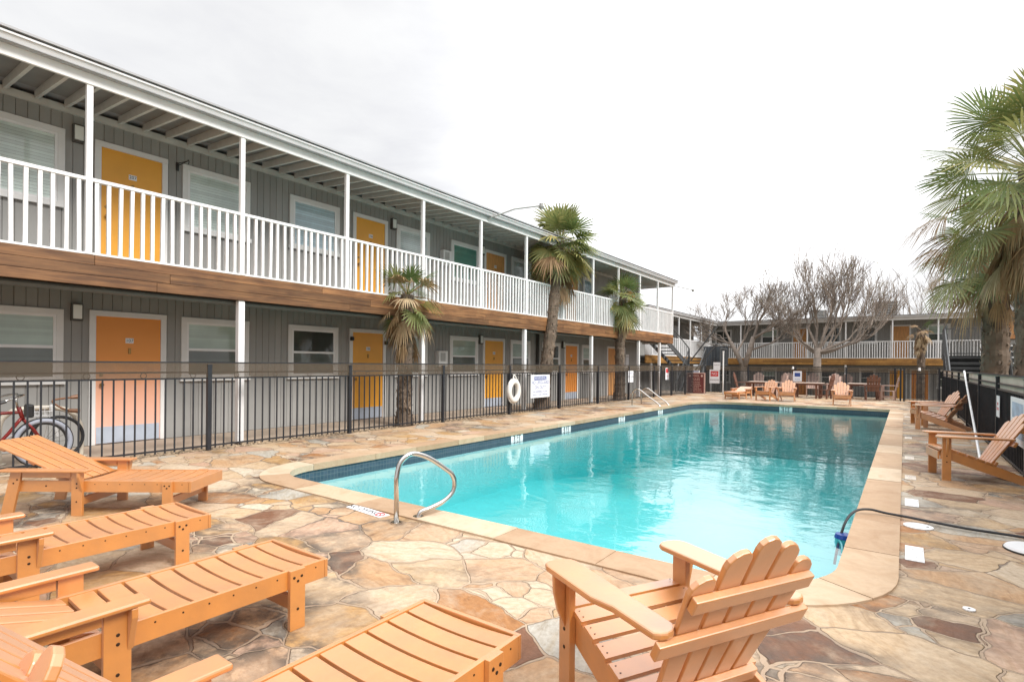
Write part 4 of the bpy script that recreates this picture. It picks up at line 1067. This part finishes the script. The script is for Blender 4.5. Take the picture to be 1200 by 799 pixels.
for i, tx in enumerate(('NO DIVING', 'NO GLASS', 'NO RUNNING', 'NO PETS', 'SHOWER FIRST', 'HOURS 9 TO 10')): text(tx, .075, M['cream'], s, (0,-.0165,.54-i*.083), FY)
m = MB()
for x in (-.27,.27): m.tube([(x,-.0155,.82),(x,-.018,.82)], .05, 10)
m.build('emblem', M['cream'], s)
s = thing('sign_pole', 'white steel pole at the far fence rising to the tan balcony', 'pole', (-6.62,25.35,0)); m = MB(); m.tube([(0,0,0),(0,0,1.9)], .032, 8); m.build('shaft', M['trim'], s); m = MB(); m.tube([(0,0,1.9),(0,0,1.95)], .045, 8); m.build('cap', M['trim'], s)
s = board('notice_sign', 'red and white prohibition sign low on the white pole', (-6.98,25.28,.80), .44, .62, axis='y')
m = MB(); m.box(-.17,.17,-.0045,-.0035,.0,.24); m.build('red_panel', M['sign_red'], s); text('NO', .16, M['sign_white'], s, (0,-.0052,.12), FY); text('SMOKING', .09, M['sign_dark'], s, (0,-.0036,-.16), FY)
s = board('notice_sign', 'small square white notice high on the white pole', (-6.86,25.20,1.27), .30, .34, axis='y'); text('NOTICE', .065, M['sign_dark'], s, (0,-.0036,.05), FY)
s = board('notice_sign', 'white and blue accessible route notice on the fence before the orange far door', (-3.78,26.42,.86), .34, .44, axis='y'); m = MB(); m.box(-.11,.11,-.0045,-.0035,-.02,.15); m.build('blue_panel', M['sign_blue'], s); text('POOL', .08, M['sign_blue'], s, (0,-.0036,-.13), FY)
s = board('poster', 'large white poster with pale blue panels on the right fence behind the near armchair', (1.108,8.85,.66), 1.05, .56, 'paper')
for (ya,yb,za,zb) in ((-.40,.40,.03,.22),(-.42,-.02,-.2,-.02),(.04,.42,-.2,-.02)):
    m = MB(); m.box(-.0042,-.0035,ya,yb,za,zb); m.build('picture_panel', M['poster_blue'] if 'poster_blue' in M else M.setdefault('poster_blue', plain('pale_blue_print', (.36,.46,.60,1), .5, .25, 9)), s)
s = board('poster', 'narrow white strip notice on the right fence', (1.108,10.55,.74), .30, .31, 'paper'); text('KEEP\nCLOSED', .06, M['sign_red'], s, (-.0036,0,0), FMX)
# tiles on the deck and markers on the pool wall
ti = thing('deck_tile', 'white NO DIVING tile strip on the coping edge by the curved handrail', 'tile', (-3.79,3.09,.0), R(-5)); m = MB(); m.box(-.25,.25,-.055,.055,.001,.006); m.build('plate', M['white'], ti)
text('NO DIVING', .085, M['sign_dark'], ti, (-.055,0,.0068), UPW); m = MB(); m.tube([(.19+.038*math.cos(a*math.pi/9),.038*math.sin(a*math.pi/9),.0075) for a in range(18)], .005, 4, closed=True); m.bar((.165,.025,.0075),(.215,-.025,.0075),.008,.004); m.build('no_diving_symbol', M['sign_red'], ti)
for i, (y, l, lab) in enumerate(((4.70,.36,'white lettered depth plate beside the right coping, nearest of the row'),(6.45,.34,'white depth plate on the right deck just past the black hose'),(7.9,.30,'white depth plate on the right deck opposite the near armchair'),(9.6,.34,'white depth plate on the right deck beyond the near armchair'),(12.3,.34,'white depth plate on the right deck before the two far armchairs'),(17.5,.34,'white depth plate on the right deck farthest along the coping'))):
    o = thing('deck_tile', lab, 'tile', (.0,y,0), 0, 'white plates along the right coping'); m = MB(); m.box(.012,.118,-l/2,l/2,.001,.006); m.build('plate', M['white'] if i in (0,1) else M['plate'], o)
    for j in range(3): text(('NO DIVING','3 FT','POOL')[j], .019, M['grey_ink'], o, (.065,.09-.09*j,.0066), (0,0,0))
for (x, y, tx, lab, ax) in ((-6.045,8.52,'3 FT','white 3 FT depth marker on the left waterline tiles','x'),(-6.045,10.4,'4 FT','white 4 FT depth marker on the left waterline tiles','x'),(-6.045,13.3,'5 FT','white 5 FT depth marker on the left waterline tiles','x'),(-6.045,16.1,'6 FT','white 6 FT depth marker on the left waterline tiles near the ladder','x'),(-3.2,19.995,'5 FT','white 5 FT depth marker on the far waterline tiles','y')):
    o = thing('depth_marker', lab, 'tile', (x,y,-.135), 0, 'depth markers on the pool wall'); m = MB()
    for k_ in range(3):
        c = (k_-1)*.135
        if ax == 'x': m.box(-.003,.001,c-.06,c+.06,-.07,.07)
        else: m.box(c-.06,c+.06,-.001,.003,-.07,.07)
    m.build('plate', M['white'], o); text(tx, .15, M['sign_dark'], o, (.0022,0,0) if ax == 'x' else (0,-.0022,0), FX if ax == 'x' else FY)
o = thing('skimmer_lid', 'round white skimmer lid with a dark rim at the right edge of the picture', 'lid', (.76,5.28,0)); m = MB(); m.tube([(0,0,.001),(0,0,.012)], .175, 28); m.build('rim', M['rubber'], o); m = MB(); m.tube([(0,0,.0125),(0,0,.026)], [.17,.16], 28); m.build('cover', M['white'], o)
o = thing('skimmer_lid', 'flat white oval lid lying under the black hose', 'lid', (.10,5.52,0)); m = MB(); m.tube([(0,0,.001),(0,0,.009)], .10, 24); m.build('cover', M['white'], o); m = MB(); m.tube([(.06,0,.0095),(.06,0,.011)], .01, 8); m.build('screw', M['bolt'], o)
o = thing('drain_cap', 'tiny white round cap in the flagstones at the lower right', 'lid', (.29,3.80,0)); m = MB(); m.tube([(0,0,.001),(0,0,.008)], .028, 14); m.build('cover', M['white'], o); m = MB(); m.tube([(0,0,.0081),(0,0,.0095)], .006, 8); m.build('screw', M['bolt'], o)
hp = smooth([Vector(c) for c in ((1.06,5.30,.03),(.80,5.56,.025),(.40,5.60,.025),(.05,5.66,.035),(-.12,5.69,.038),(-.24,5.67,.055),(-.335,5.58,.045),(-.395,5.46,-.02),(-.435,5.31,-.165),(-.455,5.16,-.32))], 6)
b = MB(); b.tube(hp, .0105, 8); o = b.build('hose', M['rubber'], None, smooth=True); tag(o, 'black hose running over the coping into the pool at the right', 'hose')
o = thing('chemical_floater', 'blue capped aqua floater in the water against the right pool wall', 'pool float', (-.405,5.34,WZ)); m = MB(); m.tube([(0,0,-.12),(0,0,.02)], [.05,.065], 16); m.build('body', M['aqua'], o, smooth=False); m = MB(); m.tube([(0,0,.021),(0,0,.055)], [.07,.06], 16); m.build('cap', M['blue'], o)
b = MB(); b.tube(smooth([Vector(c) for c in ((-.43,5.28,WZ+.012),(-.405,5.16,WZ+.014),(-.39,5.02,WZ+.010),(-.38,4.90,WZ-.05))]), .008, 6); tag(b.build('cord', M['aqua'], None, smooth=True), 'thin aqua cord trailing in the water by the blue floater', 'cord')
o = thing('pool_pole', 'long white pool pole leaning on the right fence behind an armchair', 'pole', (.90,9.9,0)); m = MB(); m.tube([(-.06,-.35,.0),(.165,5.6,1.22)], .017, 8); m.build('shaft', M['white'], o); m = MB(); m.tube([(-.062,-.40,-.0+.01),(-.0585,-.31,.02)], .021, 8); m.build('grip', M['rubber'], o)

# ================================================================ BICYCLE AND RACK
bk = thing('bicycle', 'red cruiser bicycle with a grey tyred front wheel behind the near left fence', 'bicycle', (-8.55,2.0,0), 0)
def wheel(y, rad, name='wheel'):
    m = MB(); m.tube([(0,y+rad*.93*math.cos(a*math.pi/20),rad+rad*.93*math.sin(a*math.pi/20)) for a in range(40)], .030, 10, closed=True); w_ = m.build('wheel', M['tyre'], bk, smooth=True)
    m = MB(); m.tube([(0,y+rad*1.005*math.cos(a*math.pi/20),rad+rad*1.005*math.sin(a*math.pi/20)) for a in range(40)], .017, 8, closed=True); m.build('tread', M['rubber'], w_, smooth=True)
    m = MB(); m.tube([(0,y+rad*.80*math.cos(a*math.pi/20),rad+rad*.80*math.sin(a*math.pi/20)) for a in range(40)], .012, 6, closed=True); m.build('rim', M['black'], w_)
    m = MB()
    for a in range(18): m.tube([(.01*(1 if a%2 else -1),y,rad),(0,y+rad*.8*math.cos(a*math.pi/9),rad+rad*.8*math.sin(a*math.pi/9))], .0022, 3)
    m.tube([(-.03,y,rad),(.03,y,rad)], .018, 8); m.build('spokes', M['chrome'], w_)
wheel(0, .285); wheel(-.92, .285)
m = MB()
for P in (((0,-.92,.285),(0,-.50,.24),(0,-.20,.60)), ((0,-.92,.285),(0,-.62,.62),(0,-.20,.67)), ((0,-.62,.70),(0,-.50,.24))):
    m.tube(smooth([Vector(p) for p in P],6) if len(P) > 2 else P, .019, 8)
m.tube([(0,-.23,.73),(0,-.19,.58)], .022, 8)
for s_ in (-1,1): m.tube([(s_*.045,-.19,.58),(s_*.05,-.10,.46),(s_*.05,0,.285)], .013, 6)
m.build('frame', M['bike_red'], bk, smooth=True)
m = MB(); m.tube([(0,-.24,.72),(0,-.26,.86)], .013, 6); m.tube(smooth([Vector(c) for c in ((-.30,-.46,.80),(-.28,-.34,.85),(-.16,-.22,.88),(0,-.24,.87),(.16,-.22,.88),(.28,-.34,.85),(.30,-.46,.80))]), .012, 8); hb_ = m.build('handlebar', M['chrome'], bk, smooth=True)
for s_ in (-1,1):
    m = MB(); m.tube([(s_*.295,-.40,.82),(s_*.30,-.50,.79)], .018, 8); m.build('grip', M['rubber'], hb_)
m = MB(); m.prism([(-.09,.60),(.09,.60),(.07,.78),(-.07,.78)], 'y', -.14, -.08) if False else m.box(-.08,.08,-.17,-.10,.60,.76); m.build('front_bag', M['black'], bk, bevel=.02)
m = MB(); m.box(-.07,.07,-.74,-.52,.74,.79); m.build('saddle', M['leather'], bk, bevel=.03)
# the tan horn handled bars of a second bike leaning on the rack
b2 = thing('bicycle', 'second bicycle with tan grips and a small wire basket, hidden behind the red one', 'bicycle', (-8.92,2.28,0), 0)
m = MB(); m.tube([(0,-.05,.30),(0,-.12,.72)], .018, 8); m.tube([(0,-.12,.55),(0,-.60,.30)], .018, 8); m.build('frame', M['trim'], b2)
m = MB(); m.tube(smooth([Vector(c) for c in ((-.05,.16,.80),(-.05,.02,.79),(-.02,-.10,.76),(.03,.0,.66),(.04,.13,.62))]), .012, 8); h_ = m.build('handlebar', M['leather'], b2, smooth=True)
m = MB(); m.tube([(-.05,.10,.80),(-.05,.19,.81)], [.022,.03], 8); m.tube([(.04,.05,.635),(.04,.17,.62)], [.022,.03], 8); m.build('grip', M['leather'], h_)
m = MB()
for z in (.58,.64,.70): m.tube([(-.08,-.30,z),(.08,-.30,z),(.08,-.10,z),(-.08,-.10,z)], .005, 4, closed=True)
for i in range(5):
    for x in (-.08,.08): m.bar((x,-.30+.05*i,.58),(x,-.30+.05*i,.70),.004,.004)
m.build('basket', M['white'], b2)
m = MB(); rr = .285; m.tube([(0,.05+rr*.95*math.cos(a*math.pi/16)-.1,rr+rr*.95*math.sin(a*math.pi/16)) for a in range(32)], .02, 8, closed=True); m.build('wheel', M['rubber'], b2, smooth=True)
rk = thing('bike_rack', 'cream painted hoop bike rack by the first ground floor door', 'bike rack', (-9.0,2.1,0)); m = MB()
m.tube(smooth([Vector(c) for c in ((0,-.42,0),(0,-.42,.45),(0,-.36,.60),(0,-.22,.67),(0,.12,.67),(0,.29,.60),(0,.38,.45),(0,.40,.30),(0,.40,0))]), .032, 10); m.build('hoop', M['rack'], rk, smooth=True)
m = MB(); [m.tube([(0,y,.001),(0,y,.012)], .07, 12) for y in (-.42,.40)]; m.build('foot_plate', M['rack'], rk)

# ================================================================ SKY, SUN, CAMERA
wd = bpy.data.worlds.new('World'); scene.world = wd; wd.use_nodes = True
nt = wd.node_tree; N = nt.nodes; Lk = nt.links; N.clear()
SUN_EL, SUN_AZ = 43, 92          # azimuth clockwise from +y
out = N.new('ShaderNodeOutputWorld')
sky = N.new('ShaderNodeTexSky'); sky.sky_type = 'NISHITA'; sky.sun_disc = False; sky.sun_elevation = R(SUN_EL); sky.sun_rotation = R(SUN_AZ)
b1 = N.new('ShaderNodeBackground'); b1.inputs['Strength'].default_value = .08; Lk.new(sky.outputs[0], b1.inputs['Color'])
tc = N.new('ShaderNodeTexCoord'); sx = N.new('ShaderNodeSeparateXYZ'); Lk.new(tc.outputs['Generated'], sx.inputs[0])
# high thin overcast: noise on a flat cloud layer, brightest overhead
def wm(op, a, b_=0.0, c_=0.0):
    x = N.new('ShaderNodeMath'); x.operation = op
    for sck, v in zip(x.inputs, (a,b_,c_)):
        if hasattr(v,'is_output'): Lk.new(v, sck)
        else: sck.default_value = v
    return x.outputs[0]
zc = wm('MAXIMUM', sx.outputs['Z'], .06)
cb = N.new('ShaderNodeCombineXYZ'); Lk.new(wm('DIVIDE', sx.outputs['X'], zc), cb.inputs[0]); Lk.new(wm('DIVIDE', sx.outputs['Y'], zc), cb.inputs[1])
def wn(scale, det, dist=0):
    x = N.new('ShaderNodeTexNoise'); Lk.new(cb.outputs[0], x.inputs['Vector']); x.inputs['Scale'].default_value = scale; x.inputs['Detail'].default_value = det; x.inputs['Roughness'].default_value = .55; x.inputs['Distortion'].default_value = dist; return x.outputs['Fac']
cl = wm('ADD', wm('MULTIPLY', wn(.9,6,.5), .65), wm('MULTIPLY', wn(3.2,5,.3), .35))
cr = N.new('ShaderNodeValToRGB'); Lk.new(cl, cr.inputs[0]); e = cr.color_ramp.elements
e[0].position = .38; e[0].color = (.86,.86,.885,1); e[1].position = .62; e[1].color = (1.02,1.02,1.02,1)
grad = N.new('ShaderNodeValToRGB'); Lk.new(sx.outputs['Z'], grad.inputs[0]); ge_ = grad.color_ramp.elements
ge_[0].position = 0; ge_[0].color = (.94,.94,.94,1); ge_[1].position = 1; ge_[1].color = (2.7,2.7,2.7,1)
x1 = ge_.new(.55); x1.color = (1.04,1.04,1.04,1); x2 = ge_.new(.66); x2.color = (2.3,2.3,2.3,1)
mm = N.new('ShaderNodeMix'); mm.data_type = 'RGBA'; mm.blend_type = 'MULTIPLY'; mm.inputs[0].default_value = 1; Lk.new(cr.outputs[0], mm.inputs[6]); Lk.new(grad.outputs[0], mm.inputs[7])
b2_ = N.new('ShaderNodeBackground'); b2_.inputs['Strength'].default_value = .62; Lk.new(mm.outputs[2], b2_.inputs['Color'])
dt = N.new('ShaderNodeVectorMath'); dt.operation = 'DOT_PRODUCT'; Lk.new(tc.outputs['Generated'], dt.inputs[0]); dt.inputs[1].default_value = (-.236,.882,.407)
glow = wm('MULTIPLY', wm('POWER', wm('MAXIMUM', dt.outputs['Value'], 0.0), 26.0), 2.8)
Lk.new(wm('MULTIPLY', wm('ADD', glow, 1.0), .64), b2_.inputs['Strength'])
ms = N.new('ShaderNodeMixShader'); ms.inputs[0].default_value = .93; Lk.new(b1.outputs[0], ms.inputs[1]); Lk.new(b2_.outputs[0], ms.inputs[2]); Lk.new(ms.outputs[0], out.inputs['Surface'])
sl = bpy.data.lights.new('Sun', 'SUN'); sl.energy = 1.5*1.7; sl.angle = R(22); sl.color = (1,.965,.92)
so_ = bpy.data.objects.new('Sun', sl); COL.objects.link(so_)
az, el = R(SUN_AZ), R(SUN_EL); sd = Vector((math.sin(az)*math.cos(el), math.cos(az)*math.cos(el), math.sin(el)))
so_.rotation_euler = sd.to_track_quat('Z','Y').to_euler(); so_.location = (0,0,20)

cd = bpy.data.cameras.new('Camera'); cam = bpy.data.objects.new('Camera', cd); COL.objects.link(cam); scene.camera = cam
psi = math.atan(460/634); rho = R(.5)
fw = Vector((-math.sin(psi), math.cos(psi), 0)); r0_ = Vector((math.cos(psi), math.sin(psi), 0)); u0_ = Vector((0,0,1))
rt = r0_*math.cos(rho)+u0_*math.sin(rho); up = u0_*math.cos(rho)-r0_*math.sin(rho)
cam.matrix_world = Matrix(((rt.x,up.x,-fw.x,0),(rt.y,up.y,-fw.y,0),(rt.z,up.z,-fw.z,1.30),(0,0,0,1)))
cd.sensor_width = 36; cd.lens = 634*36/1200; cd.shift_y = (426-399.5)/1200; cd.clip_start = .05; cd.clip_end = 2000
vs = scene.view_settings; vs.view_transform = 'Standard'; vs.look = 'None'; vs.exposure = .58; vs.gamma = 1
scene.cycles.use_denoising = True
scene.cycles.max_bounces = 10; scene.cycles.transparent_max_bounces = 16; scene.cycles.caustics_reflective = False; scene.cycles.caustics_refractive = False
